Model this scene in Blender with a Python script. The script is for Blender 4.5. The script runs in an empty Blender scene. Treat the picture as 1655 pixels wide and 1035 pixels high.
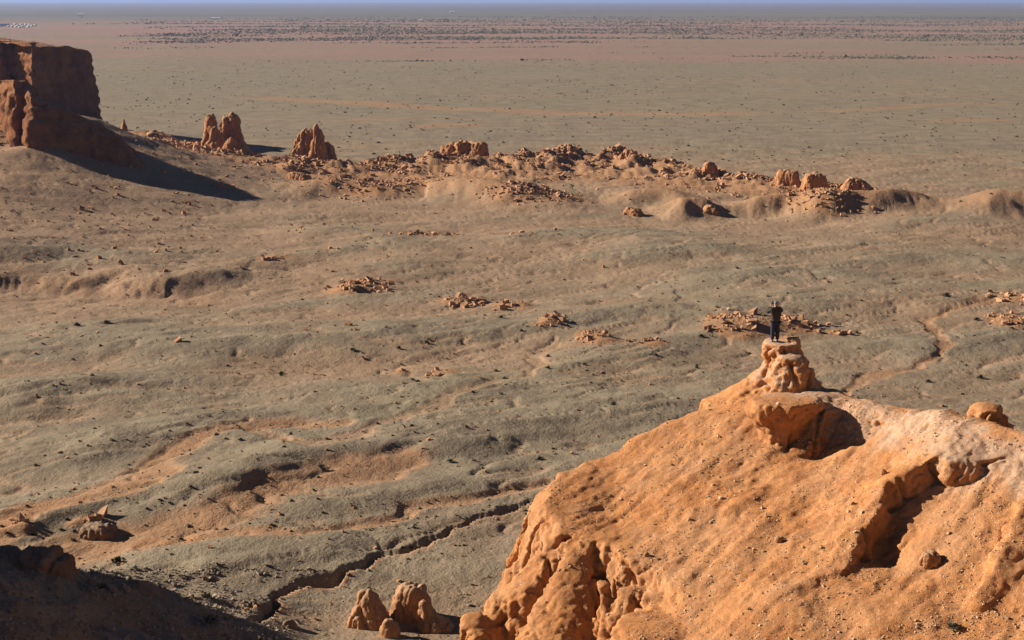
import bpy, bmesh, math, random
import numpy as np
from mathutils import Vector

random.seed(7)
RNG = np.random.default_rng(11)
sc = bpy.context.scene
col = sc.collection
rad = math.radians

# ------------------------------------------------------------------ camera, sky, sun, exposure
CAM_H = 50.0
LENS = 50.0
FPX = LENS / 36.0 * 1655.0
PITCH = math.atan((517.5 - 0.8) / FPX)
cam_d = bpy.data.cameras.new('camera')
cam_d.lens = LENS
cam_d.sensor_width = 36.0
cam_d.clip_start = 0.5
cam_d.clip_end = 200000
cam = bpy.data.objects.new('camera', cam_d)
col.objects.link(cam)
cam.location = (0, 0, CAM_H)
cam.rotation_euler = (math.pi / 2 - PITCH, 0, 0)
sc.camera = cam

SUN_EL = rad(23.5)
SUN_AZ = rad(15.0)           # ahead of due left
to_sun = Vector((-math.cos(SUN_EL) * math.cos(SUN_AZ), math.cos(SUN_EL) * math.sin(SUN_AZ), math.sin(SUN_EL)))
w = bpy.data.worlds.new('World')
sc.world = w
w.use_nodes = True
nt = w.node_tree
nt.nodes.clear()
sky = nt.nodes.new('ShaderNodeTexSky')
sky.sky_type = 'NISHITA'
sky.sun_disc = False
sky.sun_elevation = SUN_EL
sky.sun_rotation = math.atan2(to_sun.x, to_sun.y)
sky.altitude = 3000
sky.air_density = 0.35
sky.dust_density = 0.15
sky.ozone_density = 1.0
bg = nt.nodes.new('ShaderNodeBackground')
bg.inputs[1].default_value = 0.05
wo = nt.nodes.new('ShaderNodeOutputWorld')
nt.links.new(sky.outputs[0], bg.inputs[0])
nt.links.new(bg.outputs[0], wo.inputs[0])

sun_d = bpy.data.lights.new('sun', 'SUN')
sun_d.energy = 5.0
sun_d.angle = rad(0.5)
sun_d.color = (1.0, 0.91, 0.79)
sun = bpy.data.objects.new('sun', sun_d)
col.objects.link(sun)
sun.rotation_euler = (-to_sun).to_track_quat('-Z', 'Y').to_euler()

sc.view_settings.view_transform = 'Standard'
sc.view_settings.look = 'None'
sc.view_settings.gamma = 1.0
sc.view_settings.use_curve_mapping = False
sc.view_settings.exposure = 0.85
sc.cycles.volume_bounces = 1
sc.cycles.max_bounces = 3
sc.cycles.diffuse_bounces = 1

# ------------------------------------------------------------------ projection of photo pixels to places
CP, SP = math.cos(PITCH), math.sin(PITCH)
def ray(px, py):
    u = (px - 827.5) / FPX
    v = (517.5 - py) / FPX
    return np.array([u, CP + v * SP, -SP + v * CP])
def atz(px, py, z=0.0):
    d = ray(px, py)
    t = (z - CAM_H) / d[2]
    return np.array([d[0] * t, d[1] * t, z])
def aty(px, py, Y):
    d = ray(px, py)
    t = Y / d[1]
    return np.array([d[0] * t, Y, CAM_H + d[2] * t])

# ------------------------------------------------------------------ noise
PERM = np.random.default_rng(3).permutation(256).astype(np.int32)
PERM = np.concatenate([PERM, PERM, PERM])
G2 = np.array([[math.cos(a), math.sin(a)] for a in np.linspace(0, 2 * math.pi, 16, endpoint=False)])
_g = np.random.default_rng(5).normal(size=(64, 3))
G3 = _g / np.linalg.norm(_g, axis=1)[:, None]
def fade(t):
    return t * t * t * (t * (t * 6 - 15) + 10)
def noise2(x, y):
    xi = np.floor(x).astype(np.int64); yi = np.floor(y).astype(np.int64)
    xf = x - xi; yf = y - yi
    xi &= 255; yi &= 255
    u = fade(xf); v = fade(yf)
    def g(ix, iy, fx, fy):
        h = PERM[PERM[ix & 255] + (iy & 255)] & 15
        return G2[h, 0] * fx + G2[h, 1] * fy
    a = g(xi, yi, xf, yf); b = g(xi + 1, yi, xf - 1, yf)
    c = g(xi, yi + 1, xf, yf - 1); d = g(xi + 1, yi + 1, xf - 1, yf - 1)
    return ((a + u * (b - a)) + v * ((c + u * (d - c)) - (a + u * (b - a)))) * 1.5
def noise3(p):
    pi = np.floor(p).astype(np.int64)
    f = p - pi
    pi &= 255
    u = fade(f)
    r = 0
    for dx in (0, 1):
        wx = u[:, 0] if dx else 1 - u[:, 0]
        for dy in (0, 1):
            wy = u[:, 1] if dy else 1 - u[:, 1]
            for dz in (0, 1):
                wz = u[:, 2] if dz else 1 - u[:, 2]
                h = PERM[PERM[PERM[(pi[:, 0] + dx) & 255] + ((pi[:, 1] + dy) & 255)] + ((pi[:, 2] + dz) & 255)] & 63
                g = G3[h]
                r = r + wx * wy * wz * ((f - np.array([dx, dy, dz])) * g).sum(1)
    return r * 1.6
def fbm2(x, y, octs=4, gain=0.5, lac=2.03):
    s = 0; a = 1
    for i in range(octs):
        s = s + a * noise2(x + 17.3 * i, y - 9.1 * i); x = x * lac; y = y * lac; a *= gain
    return s
def fbm3(p, octs=4, gain=0.5, lac=2.03, billow=False):
    s = 0; a = 1
    for i in range(octs):
        n = noise3(p + 13.7 * i)
        s = s + a * (np.abs(n) * 2 - 0.5 if billow else n); p = p * lac; a *= gain
    return s
def sstep(a, b, x):
    t = np.clip((x - a) / (b - a), 0, 1)
    return t * t * (3 - 2 * t)

def seg_dist(X, Y, poly):
    """distance, signed side (+ left of travel), 0..1 position along a polyline"""
    poly = np.asarray(poly, float)
    best = np.full(X.shape, 1e18); sgn = np.zeros(X.shape); par = np.zeros(X.shape)
    L = np.linalg.norm(np.diff(poly, axis=0), axis=1); tot = L.sum(); acc = 0
    for i in range(len(poly) - 1):
        a = poly[i]; d = poly[i + 1] - a; l2 = d @ d
        t = np.clip(((X - a[0]) * d[0] + (Y - a[1]) * d[1]) / l2, 0, 1)
        ex = X - a[0] - t * d[0]; ey = Y - a[1] - t * d[1]
        dd = ex * ex + ey * ey
        m = dd < best
        best = np.where(m, dd, best)
        sgn = np.where(m, np.sign(d[0] * ey - d[1] * ex), sgn)
        par = np.where(m, (acc + t * L[i]) / tot, par)
        acc += L[i]
    return np.sqrt(best), sgn, par
def tps(pts):
    """smooth interpolant through (x, y, z) control points"""
    P = np.asarray(pts, float); n = len(P)
    K = np.linalg.norm(P[:, None, :2] - P[None, :, :2], axis=2)
    c = np.linalg.solve(np.block([[K, np.ones((n, 1))], [np.ones((1, n)), np.zeros((1, 1))]]), np.append(P[:, 2], 0))
    def f(X, Y):
        s = np.full(X.shape, c[-1])
        for i in range(n):
            s = s + c[i] * np.hypot(X - P[i, 0], Y - P[i, 1])
        return s
    return f

# ------------------------------------------------------------------ material helpers
def new_mat(name):
    m = bpy.data.materials.new(name); m.use_nodes = True
    n = m.node_tree; b = n.nodes['Principled BSDF']
    b.inputs['Roughness'].default_value = 0.95
    b.inputs['Specular IOR Level'].default_value = 0.12
    return m, n, b
class NB:
    """small node builder"""
    def __init__(s, n): s.n = n; s.L = n.links
    def node(s, t, **k):
        o = s.n.nodes.new(t)
        for a, v in k.items(): setattr(o, a, v)
        return o
    def put(s, sock, v):
        if isinstance(v, bpy.types.NodeSocket): s.L.new(v, sock)
        else:
            if isinstance(v, tuple) and len(v) == 3 and sock.type == 'RGBA': v = v + (1,)
            sock.default_value = v
    def math(s, op, a, b=None, c=None, clamp=False):
        o = s.node('ShaderNodeMath', operation=op, use_clamp=clamp)
        s.put(o.inputs[0], a)
        if b is not None: s.put(o.inputs[1], b)
        if c is not None: s.put(o.inputs[2], c)
        return o.outputs[0]
    def mix(s, f, a, b, mode='MIX'):
        o = s.node('ShaderNodeMix', data_type='RGBA', blend_type=mode)
        s.put(o.inputs['Factor'], f); s.put(o.inputs['A'], a); s.put(o.inputs['B'], b)
        return o.outputs['Result']
    def coord(s): return s.node('ShaderNodeTexCoord').outputs['Object']
    def scale(s, v, k):
        o = s.node('ShaderNodeVectorMath', operation='MULTIPLY')
        s.put(o.inputs[0], v); o.inputs[1].default_value = k if isinstance(k, tuple) else (k, k, k)
        return o.outputs[0]
    def noise(s, v, sc_, det=4, rough=0.55):
        o = s.node('ShaderNodeTexNoise'); s.put(o.inputs['Vector'], v)
        o.inputs['Scale'].default_value = sc_; o.inputs['Detail'].default_value = det; o.inputs['Roughness'].default_value = rough
        return o.outputs['Fac']
    def voro(s, v, sc_, feature='F1'):
        o = s.node('ShaderNodeTexVoronoi', feature=feature); s.put(o.inputs['Vector'], v)
        o.inputs['Scale'].default_value = sc_
        return o
    def ramp(s, f, a, b):
        o = s.node('ShaderNodeMapRange', interpolation_type='SMOOTHSTEP')
        s.put(o.inputs[0], f); o.inputs[1].default_value = a; o.inputs[2].default_value = b
        return o.outputs[0]
    def attr(s, name):
        return s.node('ShaderNodeAttribute', attribute_name=name)
    def bump(s, h, dist, strength=1.0, normal=None):
        o = s.node('ShaderNodeBump'); s.put(o.inputs['Height'], h)
        o.inputs['Distance'].default_value = dist; o.inputs['Strength'].default_value = strength
        if normal is not None: s.L.new(normal, o.inputs['Normal'])
        return o.outputs[0]

# ground of the valley: masks in 'soil' (r sand, g grass, b pink, a orange) set where those soils lie
def ground_material():
    m, n, b = new_mat('desert_ground'); k = NB(n)
    p = k.coord()
    at = k.attr('soil'); sep = k.node('ShaderNodeSeparateColor'); n.links.new(at.outputs['Color'], sep.inputs[0])
    sand, grass, pink = sep.outputs[0], sep.outputs[1], sep.outputs[2]
    orange = at.outputs['Alpha']
    n1 = k.noise(p, 0.9, 5, 0.65); n2 = k.noise(p, 0.11, 5, 0.6); n3 = k.noise(p, 4.0, 3, 0.6)
    gravel = k.mix(k.ramp(n2, .35, .68), (.235, .184, .124), (.312, .250, .168))
    tan = k.mix(k.ramp(n2, .3, .7), (.31, .205, .125), (.39, .262, .165))
    jit = k.math('MULTIPLY', k.math('SUBTRACT', n1, .5), .9)
    f = k.math('ADD', sand, jit, clamp=True)
    c = k.mix(k.ramp(f, .1, .95), gravel, tan)
    c = k.mix(k.math('MULTIPLY', orange, k.ramp(n1, .15, .6)), c, (.41, .215, .105))
    c = k.mix(k.math('MULTIPLY', grass, k.ramp(n1, .3, .75)), c, (.245, .228, .135))
    c = k.mix(k.math('MULTIPLY', pink, k.ramp(n2, .2, .6)), c, (.37, .205, .16))
    c = k.mix(k.attr('scrub').outputs['Fac'], c, (.15, .14, .11))
    spk = k.ramp(n3, .35, .75)
    c = k.mix(k.math('MULTIPLY', k.math('SUBTRACT', 1, spk), .45), c, (.66, .63, .60), 'MULTIPLY')
    v = k.voro(p, 1.6)
    stone = k.ramp(v.outputs['Distance'], .17, .10)
    cs = k.node('ShaderNodeSeparateColor'); n.links.new(v.outputs['Color'], cs.inputs[0])
    c = k.mix(k.math('MULTIPLY', stone, k.ramp(cs.outputs[0], .80, .86)), c, (.50, .43, .35))
    c = k.mix(k.math('MULTIPLY', stone, k.ramp(cs.outputs[1], .80, .86)), c, (.11, .085, .06))
    n.links.new(c, b.inputs['Base Color'])
    nb = k.bump(n1, .55, .5)
    nb = k.bump(n3, .14, .6, nb)
    n.links.new(nb, b.inputs['Normal'])
    return m

# red clay rock; 'crust' attribute = pale weathered crust
def clay_material(name, base, dark, crustcol, s=1.0, bump=.06, pebble=True):
    m, n, b = new_mat(name); k = NB(n)
    p = k.coord()
    cr = k.attr('crust').outputs['Fac']
    n1 = k.noise(p, .9 * s, 6, .62); n2 = k.noise(p, 7 * s, 5, .65); n3 = k.noise(k.scale(p, (1, 1, 2.6)), 2.2 * s, 5, .6)
    n4 = k.noise(p, 26 * s, 3, .6)
    mp = k.node('ShaderNodeMapping'); n.links.new(p, mp.inputs['Vector']); mp.inputs['Rotation'].default_value = (0, 0, -rad(42)); mp.inputs['Scale'].default_value = (.3, 1.2, .8)
    n5 = k.noise(mp.outputs[0], 3.2 * s, 6, .68)
    c = k.mix(k.ramp(k.math('ADD', k.math('MULTIPLY', n1, .6), k.math('MULTIPLY', n5, .4)), .36, .62), dark, base)
    c = k.mix(k.math('MULTIPLY', k.ramp(n3, .5, .75), .2), c, dark)
    if pebble:
        ng = k.noise(p, .35 * s, 4, .6)
        c = k.mix(k.math('MULTIPLY', k.ramp(k.math('ADD', k.math('MULTIPLY', ng, .6), k.math('MULTIPLY', n4, .4)), .42, .62), .4), c, (.52, .31, .175))
    c = k.mix(k.math('MULTIPLY', cr, k.ramp(n2, .25, .62)), c, crustcol)
    c = k.mix(k.math('MULTIPLY', k.ramp(n4, .58, .3), .55), c, (.62, .54, .46), 'MULTIPLY')
    if pebble:
        v = k.voro(p, 9 * s); cs = k.node('ShaderNodeSeparateColor'); n.links.new(v.outputs['Color'], cs.inputs[0])
        st = k.math('MULTIPLY', k.ramp(v.outputs['Distance'], .30, .2), k.ramp(cs.outputs[0], .8, .85))
        c = k.mix(st, c, crustcol)
    n.links.new(c, b.inputs['Base Color'])
    h = k.math('ADD', k.math('ADD', k.math('MULTIPLY', n3, .25), k.math('MULTIPLY', n2, .9)), k.math('MULTIPLY', n5, .9))
    nb = k.bump(h, bump / s * 1.6, .65)
    nb = k.bump(n4, bump / s * .75, .7, nb)
    n6 = k.noise(p, 60 * s, 2, .6)
    nb = k.bump(n6, bump / s * .22, .8, nb)
    n.links.new(nb, b.inputs['Normal'])
    return m

def plain_mat(name, c, rough=.8, vary=.25, s=8):
    m, n, b = new_mat(name); k = NB(n)
    f = k.noise(k.coord(), s, 4)
    n.links.new(k.mix(k.ramp(f, .3, .7), tuple(x * (1 - vary) for x in c), tuple(x * (1 + vary) for x in c)), b.inputs['Base Color'])
    b.inputs['Roughness'].default_value = rough
    return m

M_GROUND = ground_material()
M_SPUR = clay_material('orange_clay', (.58, .262, .098), (.42, .170, .060), (.58, .40, .275), 1.0, .05)
M_ROCK = clay_material('far_red_clay', (.53, .26, .115), (.41, .18, .075), (.50, .33, .20), .16, .05, False)
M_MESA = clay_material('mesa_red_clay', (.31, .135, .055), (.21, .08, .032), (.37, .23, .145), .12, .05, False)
M_RUBBLE = plain_mat('rubble_clay', (.44, .245, .135), .95, .3, .4)
M_BOULDER = clay_material('boulder_clay', (.47, .25, .125), (.36, .17, .075), (.5, .36, .24), .8, .04, False)
M_PEB = plain_mat('pale_pebbles', (.56, .36, .22), .95, .35, 2)
M_BROWN = clay_material('brown_crust', (.30, .19, .115), (.20, .11, .06), (.34, .26, .19), .8, .04, False)
M_GRAVEL = plain_mat('grey_gravel', (.30, .235, .175), .95, .3, 3)
M_SHRUB = [plain_mat('shrub_olive', (.075, .075, .035), .9, .35, 6), plain_mat('shrub_grey', (.15, .14, .09), .9, .3, 6), plain_mat('shrub_dark', (.05, .045, .026), .9, .35, 6)]
M_SAXAUL = plain_mat('saxaul_wood', (.135, .125, .085), .9, .4, .05)
M_TUFT = plain_mat('dry_tuft', (.12, .10, .058), .95, .4, .2)

# ------------------------------------------------------------------ mesh helpers
def mesh_from(name, V, F, mat, smooth=True, link=True, parent=None):
    me = bpy.data.meshes.new(name)
    V = np.asarray(V, np.float32); F = np.asarray(F, np.int32)
    k = F.shape[1]
    me.vertices.add(len(V)); me.vertices.foreach_set('co', V.ravel())
    me.loops.add(F.size); me.loops.foreach_set('vertex_index', F.ravel())
    me.polygons.add(len(F))
    me.polygons.foreach_set('loop_start', np.arange(0, F.size, k, dtype=np.int32))
    me.polygons.foreach_set('loop_total', np.full(len(F), k, np.int32))
    me.polygons.foreach_set('use_smooth', np.full(len(F), smooth))
    me.materials.append(mat)
    me.update(calc_edges=True)
    if not link: return me
    o = bpy.data.objects.new(name, me); col.objects.link(o)
    if parent: o.parent = parent
    return o
def tag(o, label=None, cat=None, group=None, kind=None):
    if label: o['label'] = label
    if cat: o['category'] = cat
    if group: o['group'] = group
    if kind: o['kind'] = kind
    return o
def set_float(me, name, arr):
    a = me.attributes.new(name, 'FLOAT', 'POINT'); a.data.foreach_set('value', np.asarray(arr, np.float32))
def grid_faces(nu, nv):
    i = np.arange(nu * nv).reshape(nv, nu)
    return np.stack([i[:-1, :-1], i[:-1, 1:], i[1:, 1:], i[1:, :-1]], -1).reshape(-1, 4)

def column_mesh(rows, depth, N=20, sq=1.0, rot=0.0):
    """closed stack of elliptic rings; rows = [(x, y, z, rx)] from top to bottom"""
    V = []; F = []
    a = np.linspace(0, 2 * math.pi, N, endpoint=False)
    for (x, y, z, rx) in rows:
        ry = depth(rx) if callable(depth) else rx * depth
        e = lambda q: math.copysign(abs(q) ** sq, q)
        c_, s_ = math.cos(rot), math.sin(rot)
        V += [(x + rx * e(math.cos(t)) * c_ - ry * e(math.sin(t)) * s_, y + rx * e(math.cos(t)) * s_ + ry * e(math.sin(t)) * c_, z) for t in a]
    n = len(rows)
    for j in range(n - 1):
        for i in range(N):
            q = (i + 1) % N
            F.append((j * N + i, j * N + q, (j + 1) * N + q, (j + 1) * N + i)[::-1])
    top = list(range(N)); bot = list(range((n - 1) * N, n * N))[::-1]
    return V, F + [tuple(top), tuple(bot)]
def px_rows(rows, Y, sink=1.5):
    """silhouette rows (py, left px, right px) of a rock whose middle stands at depth Y"""
    out = []
    for (py, l, r) in rows:
        a = aty(l, py, Y); b = aty(r, py, Y)
        out.append(((a[0] + b[0]) / 2, Y, a[2], max((b[0] - a[0]) / 2, .02)))
    x, y, z, rx = out[-1]
    out.append((x, y, z - sink, rx * 1.08))
    return out
def remeshed(parts, voxel):
    """union of closed (V, F) parts as one voxel surface -> (V, F) numpy"""
    bm = bmesh.new()
    for V, F in parts:
        vs = [bm.verts.new(tuple(v)) for v in V]
        for f in F:
            try: bm.faces.new([vs[i] for i in f])
            except ValueError: pass
    me = bpy.data.meshes.new('tmp'); bm.to_mesh(me); bm.free()
    return remesh_me(me, voxel)
def remesh_me(me, voxel):
    o = bpy.data.objects.new('tmp', me); col.objects.link(o)
    md = o.modifiers.new('r', 'REMESH'); md.mode = 'VOXEL'; md.voxel_size = voxel; md.use_smooth_shade = True
    dg = bpy.context.evaluated_depsgraph_get()
    e = bpy.data.meshes.new_from_object(o.evaluated_get(dg))
    bpy.data.objects.remove(o); bpy.data.meshes.remove(me)
    V = np.empty(len(e.vertices) * 3, np.float32); e.vertices.foreach_get('co', V); V = V.reshape(-1, 3).astype(float)
    F = np.empty(len(e.loops), np.int32); e.loops.foreach_get('vertex_index', F); F = F.reshape(-1, 4)
    bpy.data.meshes.remove(e)
    return V, F
def vnormals(V, F):
    a, b, c, d = (V[F[:, i]] for i in range(4))
    fn = np.cross(c - a, d - b)
    N = np.zeros_like(V)
    for i in range(4): np.add.at(N, F[:, i], fn)
    return N / (np.linalg.norm(N, axis=1)[:, None] + 1e-12)
def smooth(V, F, it=3, lam=.5):
    cnt = np.zeros(len(V)); 
    for i in range(4): np.add.at(cnt, F[:, i], 2)
    for _ in range(it):
        S = np.zeros_like(V)
        for i in range(4):
            np.add.at(S, F[:, i], V[F[:, (i + 1) % 4]] + V[F[:, (i - 1) % 4]])
        V = V + lam * (S / cnt[:, None] - V)
    return V
def rock(name, cols_, voxel, amp, wl, mat=None, label=None, cat='rock', group=None, kind=None, it=1, flute=.45, crust=.6):
    V, F = remeshed(cols_, voxel)
    V = smooth(V, F, it)
    N = vnormals(V, F)
    p = V / wl * np.array([1, 1, flute])
    amp = amp * .72
    d = fbm3(p, 5, .55, 2.1, True) * amp * 1.25 + fbm3(V / (wl * 2.6) + 31, 2) * amp * .8
    ck = noise3(p * np.array([.9, .9, .6]) + 77); ck2 = noise3(p * 1.9 + 7)
    d = d - amp * (1.1 * np.exp(-(ck / .08) ** 2) + .6 * np.exp(-(ck2 / .09) ** 2))
    V = V + N * d[:, None]
    c = V.mean(0); c[2] = V[:, 2].min()
    o = mesh_from(name, V - c, F, mat or M_ROCK)
    N = vnormals(V, F)
    set_float(o.data, 'crust', crust * sstep(.35, .85, N[:, 2]))
    o.location = c
    return tag(o, label, cat, group, kind)

# ================================================================== the valley floor
def pl(pts, z=0.0):
    return np.array([atz(x, y, z)[:2] for x, y in pts])
def A(px, py, Y): return tuple(aty(px, py, Y))
apron = tps([A(0, 242, 362), A(50, 239, 358), A(100, 259, 355), A(160, 284, 352.5), A(235, 304, 350), A(165, 190, 402), A(200, 212, 410), A(250, 235, 418), A(320, 252, 432),
             A(0, 300, 320), A(0, 335, 300), A(0, 400, 268), A(150, 352, 312), A(100, 180, 393), A(60, 165, 386),
             (-240, 330, 16), (-240, 262, 9), (-240, 210, 1), (-300, 330, 18), (-300, 420, 24), (-200, 400, 24), (-150, 400, 22), (-180, 480, 14), (-128, 450, 9), (-100, 500, 0), (-200, 560, 0), (-92, 450, 1.5), (-150, 480, 12)]
            + [(*atz(x, y, 0)[:2], 0.) for x, y in ((480, 335), (380, 345), (300, 420), (100, 440), (0, 470), (470, 262), (600, 300), (420, 262), (200, 500), (700, 400), (-300, 480))]
            + [(0, 600, 0), (-350, 600, 0), (200, 400, 0), (0, 200, 0), (-300, 160, 0)])
nearslope = tps([(*atz(0, 897, 12)[:2], 12), (*atz(118, 925, 10)[:2], 10), (*atz(250, 962, 6.5)[:2], 6.5), (*atz(390, 1000, 3)[:2], 3), (*atz(500, 1034, .4)[:2], .4),
                 (*atz(0, 1035, 14)[:2], 14), (*atz(250, 1035, 8)[:2], 8), (-60, 84, 18), (-60, 97, 14), (-45, 60, 20), (-20, 78, 7), (-10, 80, 3), (-14, 60, 8), (0, 60, 2)]
                + [(x, y, 0.) for x, y in ((-60, 128), (-42, 120), (-30, 116), (-20, 114), (-10, 110), (10, 105), (20, 100), (20, 70), (-80, 140))])
# crests of low gravel ridges, traced in the photograph: (points, height, near width, far width) metres
RIDGES = [
    ([(95, 728), (160, 712), (230, 692), (330, 690), (440, 687)], 1.5, 4, 10), ([(345, 752), (420, 728), (500, 715), (620, 700), (760, 690)], 2.3, 5, 12),
    ([(205, 812), (300, 790), (390, 775), (480, 762)], 1.3, 3.5, 8), ([(0, 842), (60, 830), (170, 800)], 1.0, 3, 8), ([(300, 838), (400, 800), (480, 775)], 1.0, 3, 7),
    ([(380, 850), (480, 815), (620, 785), (760, 765), (880, 752)], 1.3, 5, 10), ([(430, 905), (560, 850), (660, 850)], 1.2, 5, 8), ([(200, 925), (330, 920), (420, 945)], 1.4, 5, 10),
    ([(560, 640), (720, 625), (860, 618)], 1.5, 6, 12), ([(700, 690), (850, 665), (1000, 650), (1120, 625)], 1.9, 7, 14), ([(0, 640), (120, 622), (260, 630)], 1.6, 6, 12),
    ([(0, 560), (160, 540), (300, 548), (470, 536), (560, 548)], 1.6, 7, 14), ([(560, 545), (720, 530), (850, 522), (900, 528)], 1.5, 7, 14), ([(880, 505), (1000, 492), (1130, 500), (1240, 485)], 1.8, 8, 18),
    ([(1230, 480), (1330, 475), (1440, 470), (1540, 490)], 1.9, 8, 16), ([(1100, 440), (1220, 432), (1290, 425), (1350, 430)], 2.0, 9, 20), ([(1400, 404), (1500, 400), (1600, 406), (1670, 410)], 2.4, 10, 26),
    ([(0, 420), (150, 425), (330, 445), (420, 446)], 1.8, 7, 18), ([(490, 372), (560, 370), (645, 380)], 2.2, 9, 16), ([(640, 316), (700, 312), (760, 320), (850, 332), (925, 341)], 4.0, 13, 22),
    ([(480, 318), (560, 315), (640, 320)], 3.0, 10, 18), ([(860, 378), (960, 372), (1060, 385)], 2.2, 9, 18), ([(1000, 330), (1060, 328), (1130, 334)], 2.8, 9, 16), ([(1085, 347), (1125, 345), (1170, 347)], 3.2, 8, 12),
    ([(1200, 343), (1262, 341), (1315, 344)], 3.4, 9, 14), ([(1290, 350), (1390, 345), (1460, 343), (1540, 347)], 4.2, 12, 18), ([(1440, 345), (1540, 350), (1620, 352)], 2.5, 10, 18), ([(1580, 349), (1655, 346), (1730, 344)], 5.0, 13, 20),
    ([(1450, 560), (1540, 540), (1655, 545)], 1.2, 6, 12), ([(900, 590), (1020, 575), (1120, 585)], 1.2, 6, 12), ([(600, 420), (720, 400), (800, 405)], 1.6, 9, 20), ([(1000, 410), (1080, 395), (1160, 400)], 2.0, 9, 20),
]
BERM = pl([(225, 232), (300, 252), (360, 263), (430, 262), (500, 266), (570, 268), (640, 264), (700, 263), (760, 262), (830, 264), (890, 258), (930, 254), (1000, 258), (1050, 264), (1110, 272), (1160, 280), (1220, 286), (1290, 294), (1350, 299), (1415, 305)], 2.5)
SCARP = pl([(-120, 462), (0, 462), (60, 458), (120, 464), (180, 456), (240, 466), (300, 462), (340, 470)])
CHAN = [  # dry channels: (points, half width, depth, orange)
    ([(1700, 470), (1600, 492), (1530, 505), (1500, 530), (1520, 552), (1545, 566), (1480, 590), (1400, 618), (1330, 645)], .8, .18, .8),
    ([(900, 560), (850, 600), (760, 640), (700, 668), (620, 700), (500, 735), (400, 700)], 1.2, .2, .15),
    ([(560, 690), (420, 694), (330, 712), (272, 735), (262, 760), (200, 800), (110, 822), (0, 848)], 1.5, .25, .9),
    ([(640, 755), (520, 790), (400, 820), (300, 862), (230, 885), (90, 895)], 2.2, .25, .9),
    ([(880, 790), (770, 812), (690, 832), (650, 850), (560, 866), (440, 872), (330, 885), (230, 905)], 1.0, .3, .8),
    ([(60, 830), (20, 855), (-40, 870)], 2.0, .2, .9),
]
GULLY = pl([(415, 1030), (440, 995), (448, 968), (500, 948), (560, 932), (640, 905), (700, 880), (760, 856), (830, 826), (900, 805), (980, 790)])
PATCH = [  # heaps of broken orange rock: (px, py, half length px, half width px, height)
    (440, 430, 22, 4, .5), (585, 466, 52, 11, 2.2), (755, 486, 45, 7, 1.0), (822, 496, 22, 6, 1.4), (268, 455, 1, 1, .2), (895, 528, 22, 10, .9), (955, 555, 28, 12, 1.4), (1045, 566, 28, 6, .4), (650, 600, 14, 4, .6), (700, 610, 14, 10, .3),
    (1190, 536, 55, 17, 2.0), (1275, 532, 50, 12, 1.5), (1360, 540, 18, 4, .4), (1645, 490, 40, 8, 1.6), (1640, 525, 40, 12, 1.0), (150, 852, 24, 6, .8), (30, 858, 22, 6, .4), (475, 290, 18, 4, 1.0),
    (860, 330, 70, 8, 1.0), (1330, 345, 60, 9, 1.2), (700, 383, 45, 4, .5), (835, 390, 14, 3, .5), (610, 310, 90, 12, .6)]
PXY = [(atz(a, b, 0)[:2], atz(a + c, b, 0)[0] - atz(a, b, 0)[0], (atz(a, b - d, 0)[1] - atz(a, b + d, 0)[1]) / 2, e) for a, b, c, d, e in PATCH]

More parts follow.
